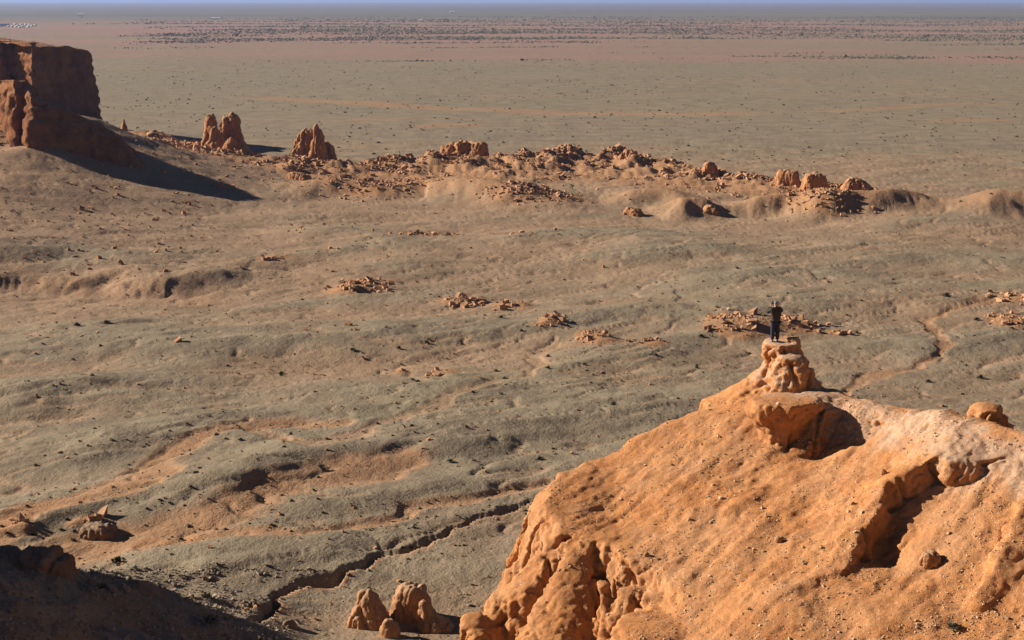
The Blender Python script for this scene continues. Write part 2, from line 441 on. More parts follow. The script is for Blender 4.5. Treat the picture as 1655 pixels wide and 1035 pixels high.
def curve(P, n=6):
    """rounded polyline through the points"""
    Q = np.vstack([2 * P[0] - P[1], P, 2 * P[-1] - P[-2]]); out = []
    for i in range(1, len(Q) - 2):
        for t in np.arange(n) / n:
            out.append(.5 * ((2 * Q[i]) + (Q[i + 1] - Q[i - 1]) * t + (2 * Q[i - 1] - 5 * Q[i] + 4 * Q[i + 1] - Q[i + 2]) * t * t + (3 * Q[i] - Q[i - 1] - 3 * Q[i + 1] + Q[i + 2]) * t ** 3))
    return np.array(out + [P[-1]])
def ground_height(X, Y, masks=False):
    R = np.hypot(X, Y)
    z = np.zeros(X.shape)
    mid = sstep(85, 125, R) * (1 - sstep(430, 620, R))
    u = X * .93 + Y * .36; v = -X * .36 + Y * .93
    wob = fbm2(X / 45, Y / 45, 2) * 6
    n_a = fbm2(u / 60, (v + wob) / 15, 3, .5)
    n_b = fbm2(u / 90 + 5, v / 60, 2)
    near = sstep(330, 150, R)
    z += mid * (n_a * (.42 + .25 * near) + n_b * 1.0)
    z += mid * (fbm2(X / 6.0, Y / 6.0, 3, .55) * .10 + np.abs(noise2(u / 9.0 + 3, (v + wob) / 5.0)) * .16 * (.4 + near))
    rill = np.abs(fbm2(u / 26 + 11, (v + wob * .7) / 9, 3, .55)); rill2 = np.abs(fbm2(X / 11 + 4, Y / 8, 3, .6))
    z -= mid * (.22 * np.exp(-(rill / .07) ** 2) + .06 * np.exp(-(rill2 / .08) ** 2))
    z += sstep(450, 700, R) * (fbm2(X / 190, Y / 120, 3) * 1.0 + fbm2(X / 40, Y / 30, 2) * .18) * sstep(9000, 3000, R)
    rub = np.zeros(X.shape); sand = np.zeros(X.shape); orange = np.zeros(X.shape)
    vis = (Y > 60) & (R < 900)
    idx = np.nonzero(vis.ravel())[0]
    xs = X.ravel()[idx]; ys = Y.ravel()[idx]; zs = np.zeros(len(idx)); ru = zs.copy(); sa = zs.copy(); og = zs.copy()
    wx = xs + fbm2(xs / 14, ys / 14, 3) * 2.4; wy = ys + fbm2(xs / 14 + 40, ys / 14, 3) * 2.4
    for pts, h, wn, wf in RIDGES:
        if h > 2.7: wn, wf = wn * .6, wf * .55
        P = curve(pl(pts, 0 if h > 2.7 else h)); e0 = P[0] - P[1]; e1 = P[-1] - P[-2]
        P = np.vstack([P[0] + e0 / np.hypot(*e0) * wf * .8, P, P[-1] + e1 / np.hypot(*e1) * wf * 1.1])
        m = (xs > P[:, 0].min() - 40) & (xs < P[:, 0].max() + 40) & (ys > P[:, 1].min() - 70) & (ys < P[:, 1].max() + 70)
        d, s, t = seg_dist(wx[m], wy[m], P)
        q = s * d
        wd = wn + (wf - wn) * sstep(-3, 3, q)
        g = np.exp(-(d / wd) ** 2) * sstep(0, .35, t) * sstep(1, .45, t)
        zs[m] += h * (1.15 if h > 2.7 else .66) * g
        sa[m] -= .45 * g * (h < 2.7)
        if h > 2.7:
            og[m] += .75 * g; sa[m] += .5 * g
    d, s, t = seg_dist(wx, ys + fbm2(xs / 20, ys / 20, 3) * 3, BERM)
    h = (2.4 + 3.0 * np.exp(-((t - .62) / .2) ** 2) - .8 * sstep(.8, 1, t)) * (1 - .5 * sstep(.93, 1.03, t)) * sstep(-.02, .08, t)
    wn_ = 15 + 20 * np.exp(-((t - .68) / .2) ** 2)
    g = np.where(s > 0, np.exp(-(d / 7) ** 2), np.exp(-(d / wn_) ** 1.5))
    zs += h * g * (.85 + .5 * fbm2(xs / 10, ys / 8, 4, .6))
    ru = np.maximum(ru, np.where(s > 0, sstep(12, 5, d), sstep(wn_ * 1.7, wn_ * .9, d)))
    d, s, t = seg_dist(wx, wy, SCARP)
    gul = np.abs(noise2(xs / 2.6 + fbm2(xs / 9, ys / 9, 2), ys / 22)) * 1.3 + fbm2(xs / 14, ys / 14, 3) * 1.0
    face = np.where(s > 0, d, -d) + gul - 1.5
    zs += 1.9 * sstep(-10, 0, face) * np.exp(-np.clip(face, 0, None) / 22) * (d < 60) * sstep(1.0, .85, t)
    og += .35 * np.exp(-((face + 5) / 6) ** 2) * (d < 14); sa += .6 * np.exp(-((face + 5) / 6) ** 2) * (d < 14)
    for pts, hw, dep, o_ in CHAN:
        P = curve(pl(pts), 4)
        d, s, t = seg_dist(wx + fbm2(xs / 5, ys / 5, 2) * 1.0, wy, P)
        wv = hw * (1 + .45 * noise2(xs / 11 + 9, ys / 11))
        zs -= dep * sstep(wv * 1.6, wv * .7, d)
        core = sstep(wv * 2.2, wv * .6, d)
        og += o_ * core * .8; sa += core * .9
    d, s, t = seg_dist(xs + fbm2(xs / 4, ys / 4, 3) * .7, ys + fbm2(xs / 7 + 9, ys / 7, 3) * 1.2, GULLY)
    gw = .5 - .28 * t + .15 * noise2(xs / 5, ys / 5)
    sd = np.where(s > 0, d, -d)
    zs -= (.95 - .5 * t) * sstep(gw, gw * .45, np.abs(sd)) * sstep(1, .9, t)
    zs += (.14 - .1 * t) * np.exp(-((sd - gw * 1.6) / (gw * 1.3)) ** 2)
    lo = np.exp(-((sd + gw * 1.3) / (gw * .8)) ** 2); og += .55 * lo * sstep(.0, .1, t) ; sa += .6 * lo
    for (c, lx, ly, e) in PXY:
        q = ((wx - c[0]) / max(lx, .3)) ** 2 + ((wy - c[1]) / max(ly, .3)) ** 2
        g = np.exp(-q * 1.3)
        zs += .65 * e * g; og += .9 * g; ru = np.maximum(ru, sstep(1.3, .5, q))
    ap = np.clip(apron(xs, ys), 0, None) * sstep(150, 230, np.hypot(xs, ys)) * sstep(10, -60, xs) * sstep(620, 500, ys)
    zs += ap + sstep(1, 10, ap) * (fbm2(xs / 12, ys / 12, 4) * .32)
    ns = np.clip(nearslope(xs, ys), 0, 30) * sstep(132, 114, ys) * sstep(30, 10, xs)
    zs += ns + sstep(.5, 4, ns) * (fbm2(xs / 5, ys / 5, 4) * .7)
    z.ravel()[idx] += zs
    # the cliff the viewer stands on, falling away below and running off to the right
    edge = 4 + 5 * fbm2(X / 14, Y / 14, 2)
    d0 = Y - edge + 2.0 * np.clip(8 - np.abs(X), 0, 8) / 8 - np.clip(X - 30, 0, None) * 1.1
    cl = 48.2 - np.clip(d0, 0, None) * 2.3
    z = np.where((cl > z) & (Y < 70), np.maximum(cl, z), z)
    if not masks: return z
    sand.ravel()[idx] = sa; orange.ravel()[idx] = og; rub.ravel()[idx] = ru
    return z, sand, orange, rub, n_a, mid * np.exp(-(rill / .10) ** 2)

# log-polar sheet, from the viewer's cliff to the horizon
az_f = np.arange(rad(-21.8), rad(21.8), .00105)
az_l = rad(-21.8) - np.cumsum(.002 * 1.07 ** np.arange(60)); az_l = az_l[az_l > rad(-100)][::-1]
az = np.concatenate([az_l, az_f, -az_l[::-1]])
rr = [1.0]
while rr[-1] < 46000:
    r = rr[-1]
    k = .12 if r < 40 else (.02 if r < 70 else (.0045 if r < 95 else (.003 if r < 330 else (.0042 if r < 500 else (.0085 if r < 1300 else .03)))))
    rr.append(r * (1 + k))
rr = np.array(rr)
RR, AZ = np.meshgrid(rr, az, indexing='ij')
GX = RR * np.sin(AZ); GY = RR * np.cos(AZ)
GZ, SA, OG, RU, NA, RL = ground_height(GX, GY, True)
g_o = mesh_from('ground', np.stack([GX, GY, GZ], -1).reshape(-1, 3), grid_faces(len(az), len(rr))[:, ::-1], M_GROUND)
g_o['kind'] = 'structure'
# soils
ln = fbm2(GX / 70, GY / 45, 4); ln2 = fbm2(GX / 400 + 7, GY / 70, 4)
band = .42 + .45 * np.exp(-((RR - 320) / 120) ** 2) - .25 * sstep(440, 560, RR) + .05 * sstep(170, 110, RR)
curv = -NA * .38 * sstep(600, 430, RR)
sand = np.clip(band + .30 * ln + curv + SA + .45 * RL, 0, 1)
sand = np.where(RR > 520, np.clip(.06 + .35 * sstep(.15, .9, ln2) + .18 * ln, 0, 1), sand)
sand = np.clip(sand + .5 * np.clip(apron(GX, GY) / 8, 0, 1) * (RR < 520) * (RR > 200) * (GX < 0), 0, 1)
def streak(pts, wdt, amp):
    d, s, t = seg_dist(GX, GY + fbm2(GX / 60, GY / 60, 2) * wdt * .6, pl(pts))
    return amp * np.exp(-(d / wdt) ** 2) * sstep(0, .12, t) * sstep(1, .85, t)
orange = np.clip(OG + 1.0 * RU + .25 * np.clip(apron(GX, GY) / 10, 0, 1) * (RR > 200) * (RR < 520) * (GX < 0), 0, 1)
farm = (RR > 480) & (RR < 1100)
strk = streak([(380, 155), (480, 162), (600, 168), (760, 176), (900, 180), (1100, 184), (1300, 183)], 12, .9) + streak([(1300, 183), (1420, 174), (1540, 168), (1655, 164)], 8, .7) + streak([(750, 157), (900, 156), (1100, 153)], 10, .35) + streak([(550, 196), (700, 193), (820, 195)], 5, .5) + streak([(660, 207), (720, 202), (790, 203)], 5, .9) + streak([(1500, 200), (1560, 195), (1655, 198)], 7, .6)
sand = np.clip(sand + farm * strk, 0, 1); orange = np.clip(orange + farm * strk * .45, 0, 1)
grass = np.clip(.5 * sstep(520, 700, RR) * sstep(1500, 1100, RR) + .25 * sstep(.1, .7, ln) * (RR < 500) - .5 * sand, 0, 1)
for pts, wd, am in (([(1655, 460), (1600, 465), (1530, 470)], 5, .9), ([(1560, 300), (1620, 296), (1655, 300)], 7, .8), ([(1100, 258), (1250, 250), (1400, 245), (1655, 238)], 4, .5), ([(540, 690), (700, 640), (860, 600)], 4, .6)):
    grass = np.clip(grass + streak(pts, wd, am), 0, 1)
b1 = fbm2(GX / 900 + 3, GY / 160, 4)
belt = sstep(1150, 1290, RR + 60 * fbm2(GX / 200, GY / 200, 3)) * sstep(4300, 3300, RR) * sstep(-.42, -.30, np.arctan2(GX, GY) + .10 * b1)
pink = np.clip(belt * (.55 + .9 * b1), 0, 1)
far_s = sstep(1300, 2000, RR) * np.clip(fbm2(GX / 2600, GY / 420, 4) * .9, 0, 1)
sand = np.clip(sand + far_s * .6, 0, 1)
set_float(g_o.data, 'scrub', np.clip(sstep(3300, 4600, RR) * (.75 + .5 * fbm2(GX / 3000 + 2, GY / 700, 4)), 0, 1).ravel())
ca = g_o.data.color_attributes.new('soil', 'FLOAT_COLOR', 'POINT')
ca.data.foreach_set('color', np.stack([sand, grass, pink, orange], -1).reshape(-1).astype(np.float32))

from mathutils.bvhtree import BVHTree
def gz(x, y):
    """ground height by the sheet's own grid"""
    x = np.atleast_1d(np.asarray(x, float)); y = np.atleast_1d(np.asarray(y, float))
    r = np.hypot(x, y); a = np.arctan2(x, y)
    i = np.clip(np.searchsorted(rr, r) - 1, 0, len(rr) - 2); j = np.clip(np.searchsorted(az, a) - 1, 0, len(az) - 2)
    fr = (r - rr[i]) / (rr[i + 1] - rr[i]); fa = (a - az[j]) / (az[j + 1] - az[j])
    return GZ[i, j] * (1 - fr) * (1 - fa) + GZ[i + 1, j] * fr * (1 - fa) + GZ[i, j + 1] * (1 - fr) * fa + GZ[i + 1, j + 1] * fr * fa
def near_of(arr, x, y):
    i = np.clip(np.searchsorted(rr, np.hypot(x, y)), 0, len(rr) - 1); j = np.clip(np.searchsorted(az, np.arctan2(x, y)), 0, len(az) - 1)
    return arr[i, j]
def on_ground(px, py):
    """where the line of sight through a photo pixel meets the valley floor"""
    d = ray(px, py); t = np.linspace(70, 900, 6000) if py > 120 else np.linspace(900, 40000, 8000)
    X, Y, Z = d[0] * t, d[1] * t, CAM_H + d[2] * t
    hit = np.nonzero(Z <= gz(X, Y))[0]
    i = hit[0] if len(hit) else len(t) - 1
    return np.array([X[i], Y[i], gz(X[i], Y[i])[0]])

# ================================================================== cliffs
def loft(name, rails, nu, nv, amp, wl, mat, flute=.3, kind='structure', taper=None, crust=.7):
    """surface through several 3D polylines (bottom front ... bottom back)"""
    R = []
    for r in rails:
        r = np.asarray(r, float)
        s = np.concatenate([[0], np.cumsum(np.linalg.norm(np.diff(r, axis=0), axis=1))]); s /= s[-1]
        t = np.linspace(0, 1, nu)
        R.append(np.stack([np.interp(t, s, r[:, i]) for i in range(3)], -1))
    R = np.array(R)
    d = np.linalg.norm(np.diff(R, axis=0), axis=2).mean(1)
    s = np.concatenate([[0], np.cumsum(d)]); s /= s[-1]
    t = np.linspace(0, 1, nv)
    V = np.empty((nv, nu, 3))
    for i in range(3):
        for j in range(nu):
            V[:, j, i] = np.interp(t, s, R[:, j, i])
    V = V.reshape(-1, 3); F = grid_faces(nu, nv)
    V = smooth(V, F, 2)
    N = vnormals(V, F)
    p = V / wl * np.array([1, 1, flute])
    dd = fbm3(p, 5, .52, 2.1, True) * amp + fbm3(V / wl / 3.5 * np.array([1, 1, .4]) + 50, 2) * amp * 1.2
    ck = noise3(V / wl * np.array([1.1, 1.1, .22]) + 77); ck2 = noise3(V / wl * np.array([2.3, 2.3, .5]) + 7)
    dd = dd - amp * (.9 * np.exp(-(ck / .07) ** 2) + .4 * np.exp(-(ck2 / .08) ** 2)) + amp * .35 * np.sign(np.sin(V[:, 2] * 1.7 + fbm3(V / 9, 2) * 2)) * .5
    dd = dd * (1 - .75 * sstep(.55, .9, np.abs(N[:, 2])))
    V = V + N * dd[:, None]
    o = mesh_from(name, V, F, mat)
    set_float(o.data, 'crust', crust * sstep(.5, .9, np.abs(vnormals(V, F)[:, 2])))
    if kind: o['kind'] = kind
    return o

def sh(P, dx=0, dy=0, dz=0): return [(p[0] + dx, p[1] + dy, p[2] + dz) for p in P]
# upper mesa: front wall, corner, right-hand wall running back
ub = [(-400, 500, 10), (-280, 496, 12), A(0, 190, 494), A(26, 188, 500), A(50, 186, 484), A(86, 190, 493), A(112, 188, 498), A(150, 190, 505), A(168, 189, 512), (-156, 522, 8), (-165, 534, 4)]
ut = [(-400, 512, 38), (-280, 508, 38), A(0, 72, 503), A(26, 72, 508), A(50, 73, 490), A(86, 74, 499), A(118, 77, 505), A(134, 80, 509), A(150, 84, 514), (-164, 526, 33), (-172, 534, 32)]
ut2 = [(-400, 540, 38), (-280, 538, 38), (-220, 530, 37.5), (-205, 530, 37.5), (-198, 526, 37.4), (-190, 526, 37.2), (-184, 526, 36.8), (-178, 526, 35.5), (-172, 527, 34), (-170, 528, 33), (-175, 534, 32)]
uback = [(-400, 570, 0), (-280, 565, 0), (-220, 560, 0), (-205, 556, 0), (-198, 552, 0), (-190, 550, 0), (-184, 548, 0), (-180, 546, 0), (-176, 544, 0), (-174, 542, 0), (-176, 540, 0)]
um = [tuple(np.array(a) * .45 + np.array(b) * .55) for a, b in zip(ub, ut)]
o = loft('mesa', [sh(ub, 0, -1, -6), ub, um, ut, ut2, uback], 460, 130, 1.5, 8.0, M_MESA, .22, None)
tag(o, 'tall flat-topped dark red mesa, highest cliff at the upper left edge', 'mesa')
# lower mesa and the ridge that falls from it to the right
lb = [(-300, 430, 18), (-190, 395, 17), A(0, 238, 372), A(24, 236, 362), A(38, 237, 366), A(46, 238, 357), A(100, 258, 358.5), A(160, 283, 359.5), A(205, 296, 360), A(237, 303, 360)]
lt = [(-300, 440, 31), (-190, 405, 30.5), A(0, 129, 378), A(24, 130, 367), A(42, 131, 370), A(50, 158, 362), A(90, 172, 364), A(160, 202, 364.5), A(208, 240, 364), A(238, 288, 363)]
lt2 = [(-300, 455, 31), (-190, 420, 30), A(2, 131, 384), A(28, 132, 380), A(46, 134, 378), A(56, 160, 371), A(96, 172, 371), A(166, 202, 370), A(213, 240, 368), A(241, 290, 366)]
lk = [(-300, 470, 16), (-190, 432, 16), (-130, 398, 15), (-126, 396, 14), (-122, 394, 14), (-119, 388, 13), (-112, 382, 11), (-102, 374, 8), (-95, 366, 4), (-90, 360, 2)]
lm = [tuple(np.array(a) * .5 + np.array(b) * .5 + np.array([0, -1.0, 0])) for a, b in zip(lb, lt)]
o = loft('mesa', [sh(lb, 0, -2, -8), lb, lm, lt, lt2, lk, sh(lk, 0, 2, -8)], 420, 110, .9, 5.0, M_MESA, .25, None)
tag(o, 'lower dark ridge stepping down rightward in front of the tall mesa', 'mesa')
# cliff beyond the left edge of the view, whose shade lies over the lower left corner
tanE = math.tan(SUN_EL)
def caster(px, py, z, d): 
    p = atz(px, py, z); return (p[0] - d, p[1] + d * math.tan(SUN_AZ), z + d * tanE / math.cos(SUN_AZ))
crest = [(-125, 40, 56), (-108, 90, 60), (-101, 108, 60), (-98, 119, 56), caster(0, 930, 13.3, 62), caster(120, 958, 11.3, 62), caster(250, 990, 9.0, 62), caster(380, 1014, 6.0, 62), caster(480, 1036, 2.5, 62), caster(540, 1050, 1, 62)]
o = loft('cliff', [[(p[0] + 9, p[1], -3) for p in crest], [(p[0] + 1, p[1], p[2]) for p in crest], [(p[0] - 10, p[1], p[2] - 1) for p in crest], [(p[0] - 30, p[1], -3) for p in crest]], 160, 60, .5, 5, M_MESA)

# ================================================================== the near spur
def spur_mesh():
    E = [A(1655, 1030, 42), A(1400, 1030, 43), A(1200, 1030, 44), A(1130, 1000, 46), A(1060, 955, 48), A(960, 890, 50.5), A(900, 850, 52.5),
         A(900, 775, 56), A(985, 742, 57.5), A(1100, 688, 58.5), A(1200, 640, 59.5), A(1330, 640, 57.5), A(1410, 661, 56), A(1500, 664, 54), A(1600, 680, 52), A(1655, 700, 50.5),
         A(1000, 850, 53), A(1100, 800, 53.5), A(1200, 750, 55), A(1300, 720, 55.5), A(1400, 720, 54.5), A(1300, 850, 50), A(1500, 720, 52), A(1500, 900, 46.5), A(1400, 800, 51), A(1100, 900, 49.5), A(1600, 800, 48.5), A(1200, 900, 48.5),
         (24, 45, 33.9), (30, 40, 35.4), (36, 32, 40), (26, 34, 33), (20, 34, 29), (10, 36, 26.5), (36, 24, 42), (10, 66, 33), (-6, 60, 29.5), (-6, 50, 28), (0, 40, 26), (22, 56, 31.5)]
    face = tps(E)
    top = np.array([A(1200, 1200, 38)[:2], A(1150, 1060, 43.5)[:2], A(1085, 985, 47)[:2], A(1020, 935, 49.2)[:2], A(955, 888, 51)[:2], A(905, 862, 52.4)[:2], A(884, 820, 54)[:2], A(900, 772, 56.3)[:2], A(985, 744, 57.6)[:2], A(1100, 690, 58.8)[:2], A(1205, 640, 60)[:2],
                    (10.3, 60.9), (11.4, 61.3), (12.5, 60.3), A(1345, 640, 58.3)[:2], A(1420, 659, 56.6)[:2], A(1520, 661, 54.8)[:2], A(1640, 694, 51.7)[:2], A(1750, 735, 49.5)[:2], (36, 44), (50, 30), (50, 8), (24, 14), (18, 28)])
    xs = np.arange(-12, 46, .09); ys = np.arange(16, 72, .09)
    X, Y = np.meshgrid(xs, ys)
    # signed distance to the rim, positive outside
    poly = np.vstack([top, top[:1]])
    d, s, t = seg_dist(X, Y, poly)
    ins = np.zeros(X.shape, bool)
    for i in range(len(top)):
        a, b = poly[i], poly[i + 1]
        c = (a[1] > Y) != (b[1] > Y)
        ins ^= c & (X < (b[0] - a[0]) * (Y - a[1]) / (b[1] - a[1] + 1e-12) + a[0])
    sd = np.where(ins, -d, d)
    fl = np.abs(noise2(X / 2.1 + 3, Y / 2.1)) * .9 + fbm2(X / .9, Y / .9, 2) * .12 + fbm2(X / 4 + 8, Y / 4, 2) * .3
    sd = sd + fl - .12 + .9 * np.exp(-((X - .6) / 2.2) ** 2 - ((Y - 50.6) / 2.2) ** 2) + .55 * np.exp(-((X - 4.6) / 1.6) ** 2 - ((Y - 48.3) / 1.4) ** 2)
    z = face(X, Y)
    drop = np.where(sd > 0, np.where(sd < .8, sd * sd * .9, np.where(sd < 0, 0, .576 + (sd - .8) * 2.7)), 0)
    z = z - drop
    # scarps: high to the left of the polyline, steep fall on its right
    def cuesta(pts, h, decay, wdt=.22, flip=False):
        P = np.array([aty(*p)[:2] for p in pts])
        d, s, t = seg_dist(X + fbm2(X / .8, Y / .8, 2) * .12, Y + fbm2(X / .8 + 7, Y / .8, 2) * .12, P)
        q = np.where(s > 0, d, -d) * (-1 if flip else 1)
        w_ = np.sin(np.clip(t, 0.02, .98) * math.pi) ** .6
        off = np.where((t <= 0) | (t >= 1), np.exp(-d / .5), 1)
        return h * w_ * off * sstep(-wdt, wdt, q) * np.exp(-(np.clip(q, 0, None) / decay) ** 1.5)
    z = z + cuesta([(1372, 930, 46.2), (1392, 900, 47), (1405, 858, 48.2), (1445, 818, 49.4), (1505, 800, 49.9), (1560, 806, 49.5), (1600, 792, 49.6)], .95, 1.7)
    z = z + cuesta([(1240, 990, 45), (1300, 960, 46.0), (1385, 925, 46.2)], .2, 1.2)
    z = z + cuesta([(1290, 745, 55), (1320, 705, 55.6), (1350, 685, 56.6)], .5, .8)
    z = z + cuesta([(1560, 1000, 43.5), (1625, 900, 46), (1640, 840, 47.5)], .5, .7, .2, True)
    z = z - .55 * np.exp(-(((X - aty(1425, 885, 47.6)[0]) / .75) ** 2 + ((Y - 47.6) / 1.1) ** 2))
    z = z - .8 * np.exp(-(((X - aty(1325, 715, 55.3)[0]) / .9) ** 2 + ((Y - 55.4) / .9) ** 2))
    z = z - 1.8 * np.exp(-(((X - aty(966, 910, 50.4)[0]) / .5) ** 2 + ((Y - 50.2) / .8) ** 2) ** 2)
    dg = (X * .74 + Y * .67); dc = (X * .67 - Y * .74)
    z = z + fbm2(X / 2.6, Y / 2.6, 3) * .12 + np.abs(noise2(dc / .9, dg / 4.5)) * .11 * sstep(1, -2, sd)
    inn = sstep(1, -1, sd)
    z = z + inn * (.045 * sstep(-.025, .025, fbm2(dc / 1.9 + 3, dg / 4.5, 4, .6)) + .04 * sstep(-.02, .02, fbm2(dc / 1.3 + 31, dg / 3.0, 4, .6)) - .04 * np.exp(-(fbm2(dc / .8 + 9, dg / 6, 3) / .10) ** 2) + .012 * fbm2(dc / .35, dg / .8, 2))
    z = np.maximum(z, -2.0)
    # closed block
    nu, nv = len(xs), len(ys)
    keep = z > 6
    V = np.stack([X, Y, z], -1).reshape(-1, 3)
    z0 = 5.0
    V[:, 2] = np.maximum(V[:, 2], z0)
    Vb = V.copy(); Vb[:, 2] = z0 - 1
    F = grid_faces(nu, nv); n = nu * nv
    i = np.arange(n).reshape(nv, nu)
    ring = np.concatenate([i[0, :], i[1:, -1], i[-1, -2::-1], i[-2:0:-1, 0]])
    q = np.roll(ring, -1)
    side = np.stack([ring, ring + n, q + n, q], -1)
    VV = np.vstack([V, Vb]); FF = np.vstack([F, F[:, ::-1] + n, side])
    parts = []
    def colm(rows, Y, depth, sink=1.5): parts.append(column_mesh(px_rows(rows, Y, sink), depth))
    def tilt(rows, depth):   # rows (py, l, r, Y): a leaning rib
        out = []
        for py, l, r, Yq in rows:
            a = aty(l, py, Yq); b = aty(r, py, Yq); out.append(((a[0] + b[0]) / 2, Yq, a[2], (b[0] - a[0]) / 2))
        parts.append(column_mesh(out, depth))
    # pinnacle the person stands on
    colm([(551, 1240, 1290), (554, 1233, 1294), (562, 1229, 1296), (570, 1230, 1297), (578, 1238, 1299), (588, 1237, 1302), (602, 1223, 1308), (618, 1200, 1316), (634, 1170, 1325), (652, 1132, 1330)], 60.2, lambda r: .7 + r * .3, 3)
    colm([(545, 1274, 1288), (548, 1269, 1294), (555, 1267, 1297), (563, 1270, 1297), (572, 1272, 1295)], 59.9, .9, .5)
    colm([(574, 1264, 1294), (579, 1254, 1304), (588, 1250, 1311), (600, 1247, 1315), (612, 1240, 1320), (626, 1232, 1328), (642, 1218, 1342)], 59.2, .75, 2)
    # knob with the shaded hollow
    colm([(645, 1216, 1320), (650, 1207, 1332), (660, 1208, 1326), (675, 1214, 1308), (690, 1222, 1296), (710, 1228, 1290), (730, 1228, 1286), (752, 1215, 1282)], 56.4, lambda r: .55 + r * .35, 1)
    colm([(636, 1296, 1340), (642, 1280, 1366), (655, 1275, 1385), (675, 1290, 1392)], 57.6, .55, 1)
    colm([(672, 1338, 1368), (680, 1332, 1376), (692, 1334, 1378), (705, 1338, 1376)], 56.6, .8, .6)
    # boulder-like head on the crest at the right
    colm([(655, 1582, 1606), (659, 1572, 1616), (668, 1566, 1620), (680, 1566, 1624), (694, 1562, 1632)], 54.2, 1.1, 1)
    # heads above the scarp
    colm([(742, 1512, 1560), (748, 1500, 1580), (760, 1490, 1596), (778, 1486, 1602), (795, 1490, 1600), (806, 1500, 1590)], 50.4, .75, .4)
    colm([(757, 1470, 1500), (765, 1456, 1510), (780, 1446, 1515), (800, 1436, 1512)], 50.6, .9, .5)
    # ribs and cones of the left cliff
    tilt([(846, 888, 915, 53.2), (852, 880, 926, 53), (870, 870, 928, 52.6), (895, 868, 918, 52.0), (915, 872, 905, 51.6), (960, 800, 900, 51.5), (1040, 760, 880, 51), (1200, 700, 860, 50.5)], .8)
    tilt([(884, 884, 906, 52.8), (900, 862, 905, 52.4), (930, 832, 888, 51.9), (965, 802, 862, 51.4), (1000, 782, 838, 50.9), (1040, 752, 815, 50.4), (1120, 700, 790, 49.6)], .8)
    tilt([(880, 922, 944, 51.6), (895, 910, 950, 51.2), (930, 890, 962, 50.5), (970, 868, 974, 49.8), (1010, 846, 980, 49.2), (1050, 824, 985, 48.6), (1140, 770, 1000, 47.2)], .62)
    tilt([(994, 752, 778, 50.6), (1002, 742, 790, 50.5), (1015, 738, 800, 50.3), (1030, 742, 800, 50.1), (1060, 750, 800, 50)], .8)
    tilt([(940, 970, 982, 49.2), (945, 966, 986, 49.1), (956, 968, 984, 49), (970, 968, 988, 48.9), (1010, 955, 1000, 48.4), (1060, 950, 1010, 47.8)], .9)
    tilt([(950, 1000, 1030, 49.0), (956, 992, 1038, 48.9), (975, 990, 1040, 48.7), (1000, 985, 1040, 48.3), (1050, 970, 1040, 47.8)], .7)
    tilt([(958, 1052, 1090, 48.3), (964, 1044, 1100, 48.2), (978, 1042, 1106, 48.0), (1000, 1040, 1108, 47.6), (1040, 1035, 1110, 47.0)], .7)
    tilt([(1000, 1040, 1085, 46.3), (1006, 1000, 1130, 46.2), (1016, 988, 1148, 46.1), (1030, 990, 1150, 46), (1080, 980, 1150, 45.4)], .8)
    bm_me = bpy.data.meshes.new('tmp')
    allV = [tuple(v) for v in VV]; allF = [tuple(f) for f in FF.tolist()]
    off = len(allV)
    for V_, F_ in parts:
        allV += [tuple(v) for v in V_]; allF += [tuple(i_ + off for i_ in f) for f in F_]; off += len(V_)
    bm_me.from_pydata(allV, [], allF)
    V, F = remesh_me(bm_me, .075)
    lowface = (V[F][:, :, 2].max(1) < 10) | (V[F][:, :, 0].min(1) > 44) | (V[F][:, :, 1].min(1) > 71)
    V = smooth(V, F, 2, .5)
    N = vnormals(V, F)
    flat = sstep(.55, .9, N[:, 2])
    d = fbm3(V / 1.3 * np.array([1, 1, .6]), 3, .5, 2.1, True) * .17 * (1 - .93 * flat) + fbm3(V / .42, 3, .55, 2.1, True) * .06 * (1 - .68 * flat) + fbm3(V / 3.0 + 20, 2) * .09
    ck = noise3(V / 1.6 * np.array([1, 1, .45]) + 77); ck2 = noise3(V / .6 + 7)
    d = d - (1 - flat) * (.22 * np.exp(-(ck / .06) ** 2) + .07 * np.exp(-(ck2 / .08) ** 2))
    V = V + N * d[:, None]
    F = F[~lowface]
    used = np.zeros(len(V), bool); used[F.ravel()] = True
    remap = np.cumsum(used) - 1
    V = V[used]; F = remap[F]
    o = mesh_from('cliff', V, F, M_SPUR); o['kind'] = 'structure'
    N = vnormals(V, F)
    # pale crust lies along the crest and on the caps
    cl, s, t = seg_dist(V[:, 0], V[:, 1], np.array([A(1250, 600, 60)[:2], A(1290, 645, 58)[:2], A(1400, 670, 56)[:2], A(1500, 700, 53.3)[:2], A(1560, 760, 50.4)[:2], A(1655, 760, 49)[:2], (30, 38)]))
    cn = fbm2(V[:, 0] / 1.4, V[:, 1] / 1.4, 3)
    set_float(o.data, 'crust', np.clip(sstep(1.8, .3, cl + cn * 1.0) * sstep(.2, .7, N[:, 2]) + .15 * sstep(.2, .8, cn) + .35 * sstep(42, 39, V[:, 1]), 0, 1))
    return o, V, F
spur, SV, SF = spur_mesh()
spur_bvh = BVHTree.FromPolygons([Vector(v) for v in SV], SF.tolist())
def on_spur(px, py):
    d = Vector(ray(px, py)).normalized()
    h = spur_bvh.ray_cast(Vector((0, 0, CAM_H)), d)
    return h[0], h[1]

